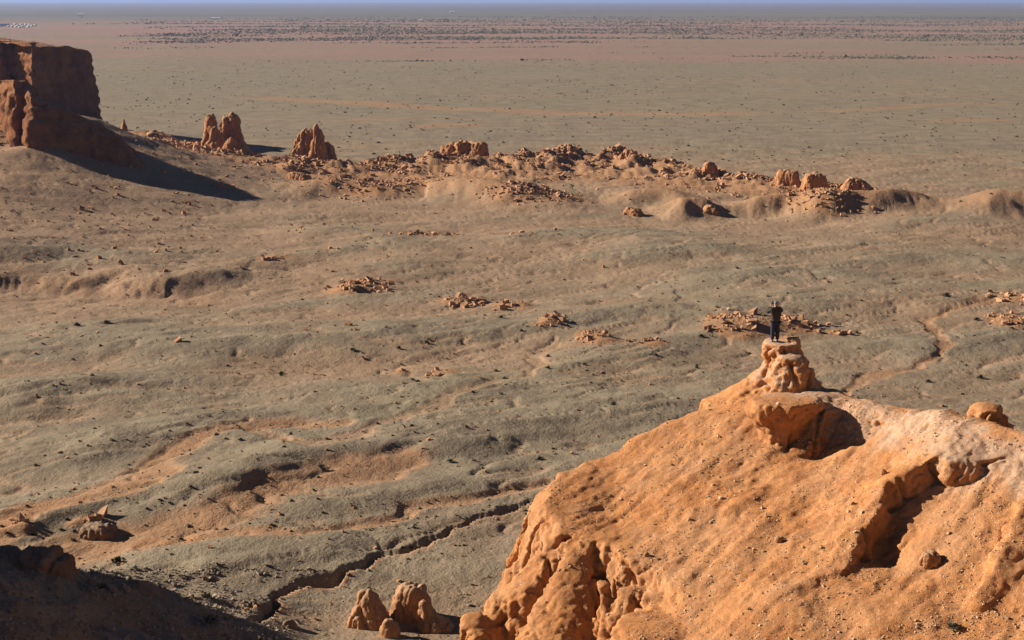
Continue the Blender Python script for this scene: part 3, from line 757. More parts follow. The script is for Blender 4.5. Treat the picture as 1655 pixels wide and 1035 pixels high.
# ================================================================== rocks of the far ridge and valley
def C(rows, Y, depth=.8, sink=2.5, sq=.75, rot=0.0): return column_mesh(px_rows(rows, Y, sink), depth, 24, sq, rot)
RK = 'clay pinnacles along the far rubble ridge'
rock('rock_pinnacle', [C([(185, 337, 345), (190, 333, 349), (200, 331, 352), (215, 328, 353), (235, 325, 354), (256, 321, 358)], 442, .9), C([(205, 343, 351), (212, 340, 358), (225, 335, 365), (240, 329, 372), (252, 324, 376)], 434, .6)], .3, .8, 4.5, label='ragged orange rock tower, left half of the twin towers on the far ridge', group=RK)
rock('rock_pinnacle', [C([(184, 367, 378), (187, 360, 382), (194, 355, 387), (205, 353, 391), (220, 355, 394), (235, 361, 399), (248, 366, 404), (258, 368, 408)], 440, .8), C([(222, 372, 379), (230, 368, 382), (240, 361, 384), (252, 357, 386), (262, 357, 384)], 430, .8)], .3, .8, 4.5, label='smooth rounded orange rock tower, right half of the twin towers on the far ridge', group=RK)
rock('rock_pinnacle', [C([(201, 511, 515), (207, 508, 519), (220, 506, 523), (235, 504, 527), (255, 502, 530)], 432, 1.1), C([(208, 490, 503), (213, 482, 508), (225, 476, 510), (240, 471, 512), (254, 468, 514)], 434, .7), C([(229, 524, 533), (236, 522, 538), (254, 520, 544)], 436, .8)], .3, .7, 4, label='orange rock with one sharp fin standing alone right of the twin towers', group=RK)
rock('rock_pinnacle', [C([(229, 764, 780), (232, 760, 785), (245, 757, 788), (262, 754, 791)], 432, .8), C([(228, 742, 764), (232, 736, 768), (245, 733, 770), (262, 731, 772)], 433, .7), C([(233, 722, 736), (238, 714, 742), (250, 711, 744), (262, 709, 746)], 436, .8), C([(246, 722, 738), (252, 718, 744), (262, 716, 746)], 429, .5)], .3, .7, 3.6, label='broad fluted orange rock block at the middle of the far ridge', group=RK)
rock('rock_pinnacle', [C([(244, 699, 705), (249, 692, 711), (262, 682, 716)], 433, .8)], .3, .5, 4, label='low slanting slab at the left foot of the broad fluted block', group=RK)
rock('rock_pinnacle', [C([(192, 199, 201), (197, 197, 204), (208, 194, 208)], 408, .8)], .25, .3, 2, label='tiny dark spike on the slope just right of the tall mesa', group=RK)
BL = 'blocks of rock on the right part of the far ridge'
def blk(rows, Y, label, depth=.8, amp=.5, wl=3): rock('rock_block', [C(rows, Y, depth, 2.5, .42, random.uniform(-.5, .5))], .22, amp, wl, label=label, group=BL, it=1)
g0 = on_ground(905, 262)[1]
blk([(234, 908, 922), (240, 896, 928), (250, 886, 932), (264, 880, 936)], 436, 'dark-shaded rocky hump left of the highest rubble on the far ridge')
blk([(241, 1010, 1020), (246, 1004, 1028), (256, 998, 1034)], 426, 'small rocky knob on the rubble crest beside a black shadow patch')
blk([(263, 1140, 1152), (267, 1136, 1156), (276, 1132, 1160)], 396, 'low rounded block on the rubble crest left of the two square blocks')
blk([(275, 1260, 1288), (279, 1256, 1290), (288, 1255, 1292), (298, 1256, 1294)], 376, 'square orange block, left of the two square blocks near the ridge end')
blk([(279, 1306, 1326), (283, 1300, 1332), (292, 1298, 1335), (302, 1296, 1338)], 370, 'square orange block, right of the two square blocks near the ridge end')
blk([(288, 1374, 1392), (294, 1366, 1400), (304, 1360, 1412)], 364, 'dark wedge-shaped rock at the right tip of the far ridge', .7)
blk([(336, 1014, 1026), (340, 1009, 1034), (347, 1006, 1040)], on_ground(1022, 347)[1], 'low black-shadowed rock standing alone on the flat below the far ridge', .8, .3, 2)
blk([(332, 1142, 1152), (336, 1138, 1157), (342, 1134, 1162)], on_ground(1148, 341)[1], 'small dark rock crowning a bright orange mound', .8, .3, 2)
blk([(279, 470, 488), (283, 464, 498), (291, 462, 506)], on_ground(482, 290)[1], 'flat slab lying on the slope below the sharp finned rock', .6, .3, 2)
blk([(238, 200 + 42, 254), (246, 236, 262), (256, 232, 268)], 400, 'small rock in the shade beside the tall mesa foot', .8, .4, 2)
NP = 'clay pinnacles at the bottom of the valley'
Yp = on_ground(600, 1008)[1]
rock('rock_pinnacle', [C([(950, 591, 599), (954, 586, 603), (964, 579, 608), (980, 570, 617), (995, 564, 627), (1008, 560, 634)], Yp, .8, 1.5)], .09, .22, 1.2, label='pointed orange pinnacle, left of the pair at the bottom of the valley', group=NP, it=2, mat=M_BOULDER)
rock('rock_pinnacle', [C([(944, 655, 683), (948, 647, 688), (956, 640, 691), (970, 634, 694), (985, 631, 698), (1000, 629, 706)], Yp + 1.5, .7, 1.5)], .09, .16, 1.4, label='taller dark-faced rounded pinnacle, right of the pair at the bottom of the valley', group=NP, it=2, mat=M_BOULDER)
rock('rock_pinnacle', [C([(969, 681, 690), (974, 677, 694), (985, 675, 700), (996, 675, 712), (1010, 675, 735)], Yp - .8, .8, 1.5)], .09, .16, 1.2, label='small stump leaning on the right foot of the dark-faced pinnacle', group=NP, it=2, mat=M_BOULDER)
rock('rock_pinnacle', [C([(1000, 625, 635), (1004, 620, 640), (1014, 614, 646)], Yp - 3, .8, 1)], .09, .1, 1, label='knee-high nub of clay between the two valley pinnacles', group=NP, it=2, mat=M_BOULDER)
# outcrops on the near slope at lower left
def near_rock(name, rows, z, label, amp=.3, mat=None):
    mat = mat or M_BROWN
    Y = atz(rows[-1][1], rows[-1][0], z)[1]
    return rock(name, [C(rows, Y, .8, 2)], .12, amp, 1.6, label=label, group='outcrops on the dark near slope', mat=mat, it=2)
near_rock('rock_outcrop', [(896, 20, 80), (900, 0, 100), (908, -10, 112), (925, -12, 118), (948, -10, 122)], 9.5, 'flat-topped outcrop with a black face at the lower left edge')
near_rock('rock_outcrop', [(886, -10, 20), (889, -14, 32), (896, -16, 36), (905, -18, 38)], 9.5, 'black knob of rock above the outcrop at the left edge', .2)
near_rock('gravel_mound', [(941, 195, 225), (946, 182, 238), (955, 174, 252), (966, 168, 262), (975, 165, 268)], 5.5, 'pale gravel-topped mound on the dark near slope', .15)
near_rock('rock_block', [(1003, 462, 472), (1006, 458, 477), (1014, 455, 482)], .5, 'small orange block below the dark gully mouth', .1)
near_rock('rock_block', [(846, 140, 168), (849, 132, 180), (855, 130, 186), (860, 128, 190)], 0.3, 'brown flat rock casting a black shadow on the grey hummocks at left', .2)
near_rock('rock_block', [(856, 674, 690), (860, 670, 697), (866, 668, 700)], .3, 'pale boulder at the bend of the sandy channel', .1)
def spur_rock(px, py, wpx, hpx, label):
    h, n = on_spur(px, py)
    if h is None: return
    r = wpx / 2 / FPX * 50
    hh = hpx / FPX * 50 / CP
    rows = [(h.x - .1 * r, h.y, h.z + hh, r * .45), (h.x, h.y, h.z + hh * .8, r * .8), (h.x, h.y, h.z + hh * .4, r), (h.x, h.y, h.z, r * .95), (h.x, h.y, h.z - .2, r * .8)]
    rock('rock_block', [column_mesh(rows, .75)], .03, r * .18, r * 1.1, label=label, group='loose stones on the orange slope', mat=M_BOULDER, it=2)
spur_rock(1503, 912, 36, 20, 'largest loose stone on the orange slope, below the shaded hollow')
spur_rock(1428, 767, 12, 9, 'brown stone on the orange slope left of the pale scarp heads')
spur_rock(1259, 875, 15, 9, 'small pale stone in the middle of the orange slope')
spur_rock(1378, 816, 8, 6, 'small dark stone left of the shaded scarp')
spur_rock(1045, 899, 9, 7, 'small pale stone near the left rim of the orange slope')

# ================================================================== rubble
def chunks(n_var=8):
    out = []
    base = np.array([(x, y, z) for x in (-1, 1) for y in (-1, 1) for z in (-1, 1)], float)
    fc = np.array([(0, 1, 3, 2), (4, 6, 7, 5), (0, 4, 5, 1), (2, 3, 7, 6), (0, 2, 6, 4), (1, 5, 7, 3)])
    for i in range(n_var):
        v = base * RNG.uniform(.45, 1.0, (8, 3)) * np.array([1, RNG.uniform(.6, 1), RNG.uniform(.45, .9)])
        out.append(v)
    return out, fc
CH, CHF = chunks(24)
def scatter_mesh(name, P, S, mat, kind='stuff', label=None, cat=None, sink=.25):
    n = len(P)
    a = RNG.uniform(0, 6.28, n); tl = RNG.uniform(-.5, .5, (n, 2))
    vi = RNG.integers(0, len(CH), n)
    B = np.array(CH)[vi] * S[:, None, None]
    x = B[..., 0] * np.cos(a)[:, None] - B[..., 1] * np.sin(a)[:, None]
    y = B[..., 0] * np.sin(a)[:, None] + B[..., 1] * np.cos(a)[:, None]
    z = B[..., 2] + x * tl[:, :1] + y * tl[:, 1:]
    V = np.stack([x + P[:, :1], y + P[:, 1:2], z + P[:, 2:] + S[:, None] * sink], -1).reshape(-1, 3)
    F = (CHF[None] + (np.arange(n) * 8)[:, None, None]).reshape(-1, 4)
    o = mesh_from(name, V, F, mat, False)
    return tag(o, label, cat, None, kind)
# along the far ridge
n = 20000
t = RNG.uniform(0.02, 1, n); L = np.linalg.norm(np.diff(BERM, axis=0), axis=1); cs = np.concatenate([[0], np.cumsum(L)]) / L.sum()
bx = np.interp(t, cs, BERM[:, 0]); by = np.interp(t, cs, BERM[:, 1])
off = RNG.normal(0, 1, n); off = np.where(off > 0, off * 5, off * (10 + 14 * np.exp(-((t - .68) / .2) ** 2)))
bx = bx + RNG.normal(0, 2, n); by = by + off
keep = fbm2(bx / 10, by / 10, 3) + .9 * np.exp(-np.abs(off) / 6) > RNG.uniform(-.1, .9, n)
bx, by = bx[keep], by[keep]
S = np.exp(RNG.normal(-1.35, .55, len(bx))).clip(.1, 1.2)
scatter_mesh('rubble', np.stack([bx, by, gz(bx, by)], -1), S, M_RUBBLE, label='broken orange rubble covering the far ridge', cat='rubble')
PP = []; PS = []
for (a, b, c_, d_, e), (c, lx, ly, _) in zip(PATCH, PXY):
    m = int(np.clip(lx * ly * 3.2, 12, 700))
    q = RNG.normal(0, .5, (m, 2))
    x = c[0] + q[:, 0] * lx; y = c[1] + q[:, 1] * ly
    PP.append(np.stack([x, y, gz(x, y)], -1)); PS.append(np.exp(RNG.normal(-1.35, .5, m)).clip(.1, .8))
scatter_mesh('rubble', np.vstack(PP), np.concatenate(PS), M_RUBBLE, label='small heaps of broken orange rock dotting the valley floor', cat='rubble')
# loose stones over the apron, the near slope and the hummocks
m = 2600
x = RNG.uniform(-160, 10, m); y = RNG.uniform(200, 460, m); z = gz(x, y); k_ = (z > 1.5) & (RNG.uniform(0, 1, m) < .8)
P1 = np.stack([x, y, z], -1)[k_]; S1 = np.exp(RNG.normal(-1.5, .55, k_.sum())).clip(.08, .9)
scatter_mesh('scattered_stones', P1, S1, M_BOULDER, label='stones strewn on the slope below the mesas', cat='stones')
m = 16000
x = RNG.uniform(-40, 12, m); y = RNG.uniform(74, 118, m); z = gz(x, y); k_ = (z > .8) | (RNG.uniform(0, 1, m) < .08)
P1 = np.stack([x, y, z], -1)[k_]; S1 = np.exp(RNG.normal(-2.6, .5, k_.sum())).clip(.03, .3)
scatter_mesh('gravel', P1, S1, M_GRAVEL, label='grey gravel on the shaded near slope', cat='gravel')
m = 4000
d = RNG.uniform(110, 420, m); a = RNG.uniform(-.37, .37, m); x = d * np.sin(a); y = d * np.cos(a)
scatter_mesh('scattered_stones', np.stack([x, y, gz(x, y)], -1), np.exp(RNG.normal(-2.3, .45, m)).clip(.04, .35), M_BOULDER, label='pebbles strewn over the valley hummocks', cat='stones')
# pebbles on the spur
P1 = []; S1 = []
for _ in range(26000):
    px = random.uniform(880, 1655); py = random.uniform(640, 1035)
    h, nn = on_spur(px, py)
    if h is None or nn.z < .6 or h.y > 64: continue
    if noise2(np.array([h.x / 2.2]), np.array([h.y / 2.2]))[0] < random.uniform(-.5, .6): continue
    P1.append(h[:]); S1.append(min(max(math.exp(random.gauss(-4.25, .55)), .007), .08))
scatter_mesh('pebbles', np.array(P1), np.array(S1), M_PEB, label='small pebbles strewn over the orange slope', cat='pebbles')
# single boulders large enough to pick out along the far ridge
bl_meshes = []
for i in range(6):
    v = CH[i] * 1.0
    me = mesh_from('boulder', v, CHF, M_BOULDER, False, False); bl_meshes.append(me)
cnt = 0
for i in range(420):
    t = random.uniform(.05, .98)
    x = np.interp(t, cs, BERM[:, 0]) + random.gauss(0, 3); y = np.interp(t, cs, BERM[:, 1]) + (random.gauss(0, 1) * 6 - 3)
    if fbm2(np.array([x / 12]), np.array([y / 12]), 2)[0] < .05: continue
    if cnt >= 70: break
    cnt += 1
    o = bpy.data.objects.new('boulder', random.choice(bl_meshes)); col.objects.link(o)
    s_ = random.uniform(.6, 1.25)
    o.location = (x, y, gz(x, y)[0] + .2 * s_); o.scale = (s_, s_ * random.uniform(.7, 1), s_ * random.uniform(.6, 1.1)); o.rotation_euler = (random.uniform(-.3, .3), random.uniform(-.3, .3), random.uniform(0, 6.3))
    tag(o, 'angular orange boulder in the far ridge rubble ' + ('left of the broad fluted block' if x < -18 else ('just right of the broad fluted block' if x < 40 else 'near the two square blocks')), 'boulder', 'boulders in the far ridge rubble, ' + ('left' if x < -18 else ('middle' if x < 40 else 'right')))

# ================================================================== shrubs
def shrub_mesh(name, mat, n=130, seed=0, spread=1.0, hgt=.75):
    r = np.random.default_rng(seed)
    V = []; F = []
    def tri(a, b, c):
        k = len(V); V.extend([a, b, c, (np.array(b) + c) / 2 + r.normal(0, .01, 3)]); F.append((k, k + 1, k + 3, k + 2))
    for i in range(n):
        th = r.uniform(0, 6.283); ph = abs(r.normal(0, .75)); L_ = r.uniform(.35, 1) * (1 - .15 * ph)
        d = np.array([math.sin(ph) * math.cos(th) * spread, math.sin(ph) * math.sin(th) * spread, math.cos(ph) * hgt])
        base = d * L_ * r.uniform(.1, .5); tip = d * L_ + r.normal(0, .08, 3)
        tip[2] = max(tip[2], .02); side = np.cross(d, r.normal(size=3)); side = side / (np.linalg.norm(side) + 1e-6) * r.uniform(.05, .11)
        k = len(V); m_ = (base + tip) / 2
        V.extend([base, m_ + side, tip, m_ - side]); F.append((k, k + 1, k + 2, k + 3))
    return mesh_from(name, np.array(V), np.array(F), mat, False, False)
SH = [shrub_mesh('shrub', M_SHRUB[i % 3], 110, i) for i in range(6)]
def put_shrub(p, s, mi, label, group, zf=1.0):
    o = bpy.data.objects.new('shrub', SH[mi]); col.objects.link(o)
    o.location = p; o.scale = (s * random.uniform(.9, 1.3), s * random.uniform(.9, 1.2), s * zf); o.rotation_euler = (0, 0, random.uniform(0, 6.3))
    return tag(o, label, 'shrub', group)
named = [  # px, py, radius px, mesh, label
    (1585, 612, 11, 0, 'round green shrub on the bare flat above the right end of the spur'), (1530, 480, 13, 0, 'largest green shrub beside the yellow grass patch at right'), (1578, 518, 9, 2, 'dark shrub by the dry channel at right'),
    (690, 556, 10, 0, 'rightmost shrub of the row of three on the middle hummocks'), (645, 564, 9, 0, 'middle shrub of the row of three on the middle hummocks'), (570, 567, 9, 1, 'leftmost shrub of the row of three on the middle hummocks'), (455, 605, 8, 0, 'single green shrub on the left middle ground'),
    (886, 577, 8, 2, 'upper of two dark shrubs left of the tan rubble heap'), (886, 596, 8, 0, 'lower of two dark shrubs left of the tan rubble heap'), (945, 590, 7, 1, 'pale shrub just below the tan rubble heap'), (1133, 545, 9, 0, 'shrub at the left foot of the big orange rubble heap'), (1126, 595, 7, 0, 'shrub on the flat left of the pinnacle'),
    (872, 743, 10, 2, 'dark shrub casting a shadow left of the orange slope'), (728, 748, 12, 1, 'grey bush on the tan strip left of the orange slope'), (990, 655, 9, 0, 'shrub above the upper edge of the orange slope'), (1500, 618, 8, 0, 'shrub above the crest right of the pinnacle'), (1365, 634, 8, 0, 'green tuft directly above the crest of the spur'),
    (1060, 575, 7, 2, 'small dark shrub on the hummocks right of the tan rubble'), (172, 523, 10, 1, 'grey shrub on the hummocks below the left scarp'), (125, 527, 10, 2, 'dark shrub left of the grey one below the left scarp'), (190, 910, 18, 0, 'green bush below the sandy channel at lower left'), (165, 952, 16, 1, 'pale twiggy bush between the outcrop and the gravel mound'), (335, 968, 18, 1, 'pale twiggy bush on the dark near slope right of the gravel mound'),
    (340, 1005, 22, 1, 'big grey twiggy bush at the edge of the black shadow'), (520, 757, 14, 1, 'low grass tuft on the left hummocks'), (810, 514, 7, 0, 'small green shrub by the middle rubble heap'), (710, 481, 6, 1, 'grey shrub at the left tip of a rubble strip')]
for px, py, rp, mi, lab in named:
    p = on_ground(px, py)
    put_shrub(p, rp / FPX * np.linalg.norm(p - np.array([0, 0, CAM_H])), mi, lab, None, .8)
h, nn = on_spur(1540, 1015)
if h: put_shrub(h, .38, 1, 'grey-green cushion plant on the lower right of the orange slope', None, .8)
N_IND = 270
m = 0
while m < N_IND:
    px = random.uniform(0, 1655); py = random.uniform(330, 1000) if random.random() < .62 else random.uniform(150, 330)
    if px > 830 and py > 640 + max(0, (1200 - px)) * .42: continue
    if py > 880 and px < 500: continue
    if on_spur(px, py)[0] is not None: continue
    p = on_ground(px, py)
    dist = math.hypot(p[0], p[1])
    if dist < 90 or p[2] > 6: continue
    if fbm2(np.array([p[0] / 30]), np.array([p[1] / 30]), 2)[0] < random.uniform(-.5, .2): continue
    far = dist > 455
    s_ = random.uniform(.22, .5) * (1.0 if dist < 300 else 1.4) * (1.35 if far else 1)
    zone = 'left' if px < 552 else ('middle' if px < 1104 else 'right')
    near_ = 'nearer hummocks' if dist < 165 else ('middle hummocks' if dist < 260 else 'tan flats below the far ridge')
    lab = f'small dark shrub on the {zone} third of the grey plain beyond the far ridge' if far else f'small dark shrub on the {zone} third of the {near_}'
    put_shrub(p, s_, random.randrange(6), lab, f'{zone} shrubs of the far plain' if far else f'{zone} shrubs of the {near_}', .75)
    m += 1
# all the rest: tufts and specks
def tufts(name, P, S, mat, label, flat=.6):
    n = len(P); a = RNG.uniform(0, 6.28, n)
    k = 5
    V = np.zeros((n, k * 2 + 1, 3)); th = np.linspace(0, 2 * math.pi, k, endpoint=False)
    for i in range(k):
        rj = RNG.uniform(.5, 1.2, n)
        V[:, i, 0] = np.cos(th[i] + a) * S * rj; V[:, i, 1] = np.sin(th[i] + a) * S * rj; V[:, i, 2] = -.05 * S
        rj = RNG.uniform(.3, .95, n)
        V[:, k + i, 0] = np.cos(th[i] + a + .5) * S * rj; V[:, k + i, 1] = np.sin(th[i] + a + .5) * S * rj; V[:, k + i, 2] = S * flat * RNG.uniform(.35, .9, n)
    V[:, 2 * k, 2] = S * flat * RNG.uniform(.7, 1.2, n)
    V += P[:, None, :]
    f = []
    for i in range(k):
        q = (i + 1) % k
        f += [(i, q, k + i), (q, k + q, k + i), (k + i, k + q, 2 * k)]
    F = (np.array(f)[None] + (np.arange(n) * (2 * k + 1))[:, None, None]).reshape(-1, 3)
    o = mesh_from(name, V.reshape(-1, 3), F, mat, False)
    return tag(o, label, 'shrubs', None, 'stuff')
m = 13000
d = 1 / RNG.uniform(1 / 455, 1 / 105, m) ; a = RNG.uniform(-.38, .38, m); x = d * np.sin(a); y = d * np.cos(a)
k_ = fbm2(x / 22, y / 14, 3) + .9 * near_of(RL, x, y) > RNG.uniform(-.1, .9, m)
x, y, d = x[k_], y[k_], d[k_]
tufts('tufts', np.stack([x, y, gz(x, y)], -1), np.exp(RNG.normal(-2.3, .55, len(x))).clip(.05, .4) * (d / 200) ** .35, M_TUFT, 'dark specks of dry tufts all over the valley floor', .8)
m = 5200
d = RNG.uniform(455, 1250, m) ** 1.0; a = RNG.uniform(-.38, .38, m); x = d * np.sin(a); y = d * np.cos(a)
k_ = fbm2(x / 120, y / 60, 3) + .2 > RNG.uniform(-.5, .7, m)
x, y = x[k_], y[k_]
tufts('tufts', np.stack([x, y, gz(x, y)], -1), np.exp(RNG.normal(-.95, .4, len(x))).clip(.15, 1.0), M_TUFT, 'dark specks of shrubs on the plain beyond the far ridge', .7)
# saxaul scrub belt
m = 130000
d = 1 / RNG.uniform(1 / 4600, 1 / 1230, m); a = RNG.uniform(-.40, .40, m); x = d * np.sin(a); y = d * np.cos(a)
cl = fbm2(x / 500 + 3, y / 170, 5) * 1.7 + fbm2(x / 60, y / 60, 2) * .35
side = sstep(-.30, -.20, a + .06 * fbm2(y / 300, x / 900, 2))
dens = (-.35 + .85 * np.exp(-((d - 2350) / 520) ** 2) + .65 * np.exp(-((d - 3450) / 420) ** 2) + .12 - .55 * sstep(1900, 1400, d)) * side + (side - 1) * 1.5
k_ = cl + dens > RNG.uniform(-.1, .9, m)
x, y = x[k_], y[k_]
tufts('saxaul_scrub', np.stack([x, y, gz(x, y)], -1), (np.exp(RNG.normal(.02, .45, len(x))) * (np.hypot(x, y) / 2500) ** .8).clip(.3, 3.0), M_SAXAUL, 'belt of dark saxaul scrub across the far plain', .8)

# ================================================================== far camps
M_FELT = plain_mat('white_felt', (.8, .8, .78), .8, .05, 1)
M_DOOR = plain_mat('painted_door', (.3, .12, .08), .6, .2, 2)
M_BLUE = plain_mat('blue_roof', (.08, .12, .25), .5, .2, 1)
def ger_mesh():
    N = 14; V = []; F = []
    prof = [(3.0, 0), (3.05, 1.5), (2.9, 1.75), (.55, 2.75), (.45, 2.95), (.05, 3.0)]
    for r, z in prof: V += [(r * math.cos(t), r * math.sin(t), z) for t in np.linspace(0, 2 * math.pi, N, endpoint=False)]
    for j in range(len(prof) - 1):
        for i in range(N): F.append((j * N + i, j * N + (i + 1) % N, (j + 1) * N + (i + 1) % N, (j + 1) * N + i))
    return mesh_from('felt_cover', np.array(V), np.array(F), M_FELT, False, False)
GM = ger_mesh()
dm = mesh_from('door', np.array([(-.45, -3.1, 0), (.45, -3.1, 0), (.45, -3.1, 1.4), (-.45, -3.1, 1.4), (-.45, -2.9, 0), (.45, -2.9, 0), (.45, -2.9, 1.4), (-.45, -2.9, 1.4)]), np.array([(0, 1, 2, 3), (5, 4, 7, 6), (4, 0, 3, 7), (1, 5, 6, 2), (3, 2, 6, 7)]), M_DOOR, False, False)
ORD = 'first second third fourth fifth sixth seventh eighth ninth tenth eleventh twelfth thirteenth fourteenth'.split()
for gi, (px, py) in enumerate(sorted([(14, 43.5), (20, 44), (25, 40), (26, 44.5), (32, 45), (35, 41), (37, 44), (42, 40.5), (46, 44.5), (48, 42), (52, 43), (57, 42), (47, 40.5), (29, 42.5)])):
    p = on_ground(px, py)
    o = bpy.data.objects.new('ger', GM); col.objects.link(o); o.location = p; o.rotation_euler = (0, 0, random.uniform(-.6, .6)); o.scale = (1.1, 1.1, 1.1)
    tag(o, ORD[gi] + ' white ger from the left in the far camp', 'ger', 'gers of the far camp')
    c = bpy.data.objects.new('door', dm); col.objects.link(c); c.parent = o
def hut(px, py, w_, dpt, hgt, rz, label, group=None, roof=None):
    p = on_ground(px, py)
    e = bpy.data.objects.new('hut', None); col.objects.link(e); e.location = p; e.rotation_euler = (0, 0, rz)
    a, b = w_ / 2, dpt / 2
    V = np.array([(x, y, z) for z in (-.3, hgt) for x, y in ((-a, -b), (a, -b), (a, b), (-a, b))])
    mesh_from('wall', V, np.array([(0, 1, 5, 4), (1, 2, 6, 5), (2, 3, 7, 6), (3, 0, 4, 7)]), M_FELT, False, True, e)
    a += .3; b += .3
    V = np.array([(-a, -b, hgt), (a, -b, hgt), (a, b, hgt), (-a, b, hgt), (-a, 0, hgt + dpt * .3), (a, 0, hgt + dpt * .3)])
    bm_f = np.array([(0, 1, 5, 4), (2, 3, 4, 5), (0, 4, 3, 3), (1, 2, 5, 5)])
    me = bpy.data.meshes.new('roof'); me.from_pydata([tuple(v) for v in V], [], [(0, 1, 5, 4), (2, 3, 4, 5), (0, 4, 3), (1, 2, 5), (0, 3, 2, 1)]); me.materials.append(roof or M_FELT)
    o = bpy.data.objects.new('roof', me); col.objects.link(o); o.parent = e
    tag(e, label, 'hut', group)
hut(4, 43, 26, 7, 3, .1, 'long blue-roofed building at the left end of the far camp', None, M_BLUE)
hut(346, 31.4, 14, 6, 3, .05, 'long white building on the plain above the scrub belt', 'far white buildings')
hut(354, 31.2, 7, 6, 3, .05, 'smaller white building right of the long white one', 'far white buildings')
hut(680, 35.0, 8, 7, 3.5, .1, 'lone white hut at the upper edge of the scrub belt', 'far white buildings')
hut(731, 20.8, 20, 8, 4, .1, 'faint white building far out on the plain, nearest the horizon', 'far white buildings')
hut(128, 25.2, 12, 7, 3.5, .1, 'left of two faint huts far above the ger camp', 'far white buildings')
hut(133, 25.2, 10, 7, 3.5, .1, 'right of two faint huts far above the ger camp', 'far white buildings')

# ================================================================== the person on the pinnacle
M_JACKET = plain_mat('olive_jacket', (.052, .052, .046), .85, .15, 12)
M_TROUS = plain_mat('dark_blue_trousers', (.04, .044, .075), .85, .15, 12)
M_SKIN = plain_mat('skin', (.45, .26, .18), .6, .06, 20)
M_HAT = plain_mat('grey_blue_beanie', (.17, .20, .26), .9, .1, 30)
M_SHOE = plain_mat('grey_shoes', (.22, .22, .25), .8, .1, 20)
M_CAM = plain_mat('black_camera', (.02, .02, .02), .4, .1, 20)
def skin_mesh(name, verts, edges, radii, mat, parent, root=0, sub=2):
    me = bpy.data.meshes.new(name); me.from_pydata(verts, edges, [])
    o = bpy.data.objects.new(name, me); col.objects.link(o)
    md = o.modifiers.new('s', 'SKIN'); md.use_smooth_shade = True
    sv = me.skin_vertices[0].data
    for i, r in enumerate(radii): sv[i].radius = (r, r) if not isinstance(r, tuple) else r
    for i in range(len(verts)): sv[i].use_root = (i == root)
    o.modifiers.new('d', 'SUBSURF').levels = sub
    dg = bpy.context.evaluated_depsgraph_get()
    e = bpy.data.meshes.new_from_object(o.evaluated_get(dg))
    bpy.data.objects.remove(o); bpy.data.meshes.remove(me)
    e.name = name; e.materials.clear(); e.materials.append(mat)
    q = bpy.data.objects.new(name, e); col.objects.link(q); q.parent = parent
    return q
foot = aty(1252, 551, 60.0)
hz = spur_bvh.ray_cast(Vector((foot[0], foot[1], 45)), Vector((0, 0, -1)))[0]
pr = bpy.data.objects.new('person', None); col.objects.link(pr)
pr.location = hz if hz else foot
pr.rotation_euler = (0, 0, rad(8))
tag(pr, 'person in dark jacket and grey beanie, seen from behind, hands raised to the face', 'person')
PH = 1.80
# facing +Y; left is -X
LS, RS = (-.19, .0, 1.45), (.19, .0, 1.45)
LE, RE = (-.34, .12, 1.27), (.31, .16, 1.30)
LW, RW = (-.15, .27, 1.53), (.12, .30, 1.52)
bv = [(0, 0, .95), (0, 0, 1.15), (0, -.01, 1.38), (0, .0, 1.50), (0, .015, 1.58), (0, .03, 1.66), (0, .02, 1.75),
      (-.09, 0, .88), (-.10, .01, .50), (-.11, 0, .10), (.09, 0, .88), (.10, .01, .50), (.11, 0, .10), LS, LE, LW, RS, RE, RW, (-.12, .13, .045), (.13, .13, .045)]
be = [(0, 1), (1, 2), (2, 3), (3, 4), (4, 5), (5, 6), (0, 7), (7, 8), (8, 9), (0, 10), (10, 11), (11, 12), (2, 13), (13, 14), (14, 15), (2, 16), (16, 17), (17, 18), (9, 19), (12, 20)]
br = [.13, .13, .14, .06, .07, .095, .07, .085, .06, .042, .085, .06, .042, .065, .045, .03, .065, .045, .03, .03, .03]
k0 = len(bv)
for side, W in ((-1, LW), (1, RW)):   # palms and five fingers closing round the camera
    wi = 15 if side < 0 else 18
    palm = (W[0] - side * .035, W[1] + .02, W[2] + .07); pi_ = len(bv)
    bv.append(palm); br.append((.035, .018)); be.append((wi, pi_))
    for f_, (dx, ln_) in enumerate(((-.025, .055), (-.008, .065), (.009, .06), (.026, .048))):
        a_ = (palm[0] + dx, palm[1] + .015, palm[2] + .04); b_ = (a_[0] - side * .02, a_[1] + .02, a_[2] + ln_ * .5)
        i_ = len(bv); bv += [a_, b_]; br += [.009, .008]; be += [(pi_, i_), (i_, i_ + 1)]
    i_ = len(bv); bv += [(palm[0] - side * .035, palm[1] - .005, palm[2] + .005), (palm[0] - side * .055, palm[1] + .01, palm[2] + .03)]; br += [.011, .009]; be += [(pi_, i_), (i_, i_ + 1)]
skin_mesh('body', bv, be, br, M_SKIN, pr)
jv = [(0, 0, .86), (0, 0, 1.0), (0, 0, 1.2), (0, -.01, 1.38), (0, .0, 1.50), LS, LE, tuple(np.array(LE) * .1 + np.array(LW) * .9), RS, RE, tuple(np.array(RE) * .1 + np.array(RW) * .9)]
skin_mesh('jacket', jv, [(0, 1), (1, 2), (2, 3), (3, 4), (3, 5), (5, 6), (6, 7), (3, 8), (8, 9), (9, 10)], [(.225, .17), (.225, .17), (.22, .165), (.225, .16), (.09, .09), .11, .09, .065, .11, .09, .065], M_JACKET, pr, 2)
tv = [(0, 0, .93), (-.095, 0, .84), (-.105, .01, .50), (-.115, -.01, .08), (.095, 0, .84), (.105, .01, .50), (.115, -.01, .08)]
skin_mesh('trousers', tv, [(0, 1), (1, 2), (2, 3), (0, 4), (4, 5), (5, 6)], [.165, .13, .1, .085, .13, .1, .085], M_TROUS, pr)
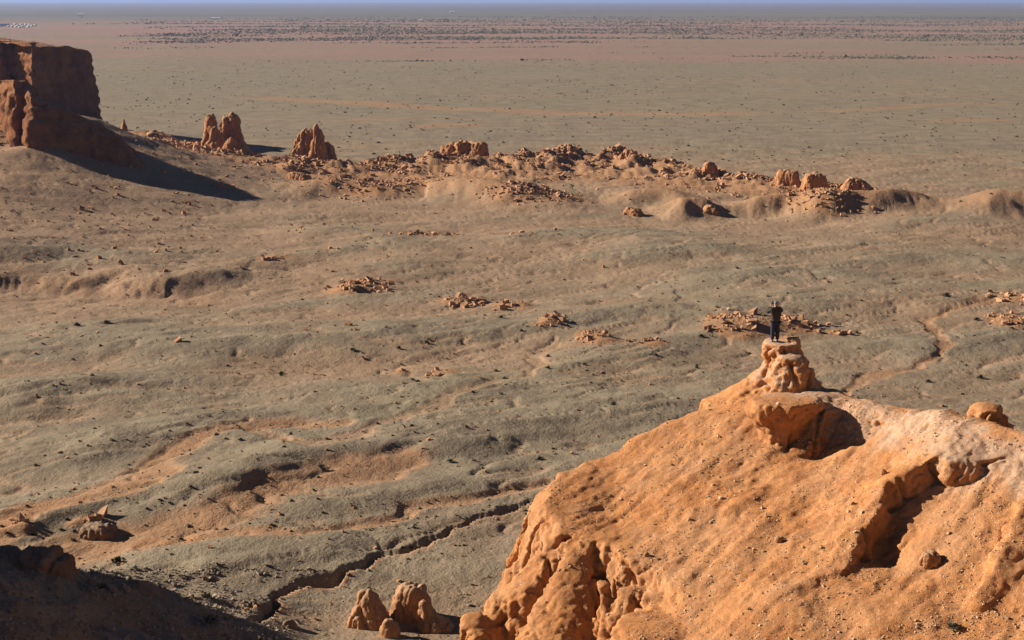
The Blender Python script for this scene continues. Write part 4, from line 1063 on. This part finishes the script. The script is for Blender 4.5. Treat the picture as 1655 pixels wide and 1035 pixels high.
skin_mesh('beanie', [(0, .02, 1.66), (0, .015, 1.72), (0, .005, 1.80)], [(0, 1), (1, 2)], [.105, .112, .07], M_HAT, pr)
for s_ in (-1, 1):
    skin_mesh('shoe', [(s_ * .115, -.05, .05), (s_ * .118, .05, .05), (s_ * .13, .17, .035)], [(0, 1), (1, 2)], [.055, .055, .04], M_SHOE, pr)
# camera in the hands
V, F = [], []
bm = bmesh.new()
bmesh.ops.create_cube(bm, size=1)
for v in bm.verts: v.co = Vector((v.co.x * .13, v.co.y * .05, v.co.z * .085))
bmesh.ops.bevel(bm, geom=bm.edges[:], offset=.008, segments=2, affect='EDGES')
r_ = bmesh.ops.create_cone(bm, segments=16, radius1=.035, radius2=.032, depth=.07, cap_ends=True)
from mathutils import Matrix
bmesh.ops.transform(bm, matrix=Matrix.Translation((0, .055, 0)) @ Matrix.Rotation(math.pi / 2, 4, 'X'), verts=r_['verts'])
me = bpy.data.meshes.new('camera'); bm.to_mesh(me); bm.free(); me.materials.append(M_CAM)
o = bpy.data.objects.new('hand_camera', me); col.objects.link(o)
o.location = pr.matrix_basis @ Vector((-.015, .27, 1.65)); o.rotation_euler = pr.rotation_euler
tag(o, 'small black camera held up to the face of the standing person', 'camera')

# ================================================================== haze of the far plain
HB = 70000.0
V = np.array([(x, y, z) for z in (-8, 62) for x, y in ((-HB, -HB), (HB, -HB), (HB, HB), (-HB, HB))])
F = np.array([(3, 2, 1, 0), (4, 5, 6, 7), (0, 1, 5, 4), (1, 2, 6, 5), (2, 3, 7, 6), (3, 0, 4, 7)])
mh = bpy.data.materials.new('haze_air'); mh.use_nodes = True; n = mh.node_tree; n.nodes.clear()
pv = n.nodes.new('ShaderNodeVolumePrincipled'); ou = n.nodes.new('ShaderNodeOutputMaterial')
pv.inputs['Color'].default_value = (.36, .48, .82, 1); pv.inputs['Density'].default_value = 5.5e-5; pv.inputs['Anisotropy'].default_value = .2
n.links.new(pv.outputs[0], ou.inputs['Volume'])
hz_o = mesh_from('haze', V, F, mh, False); hz_o['kind'] = 'stuff'
tag(hz_o, 'pale blue haze over the far plain', 'haze', None, 'stuff')
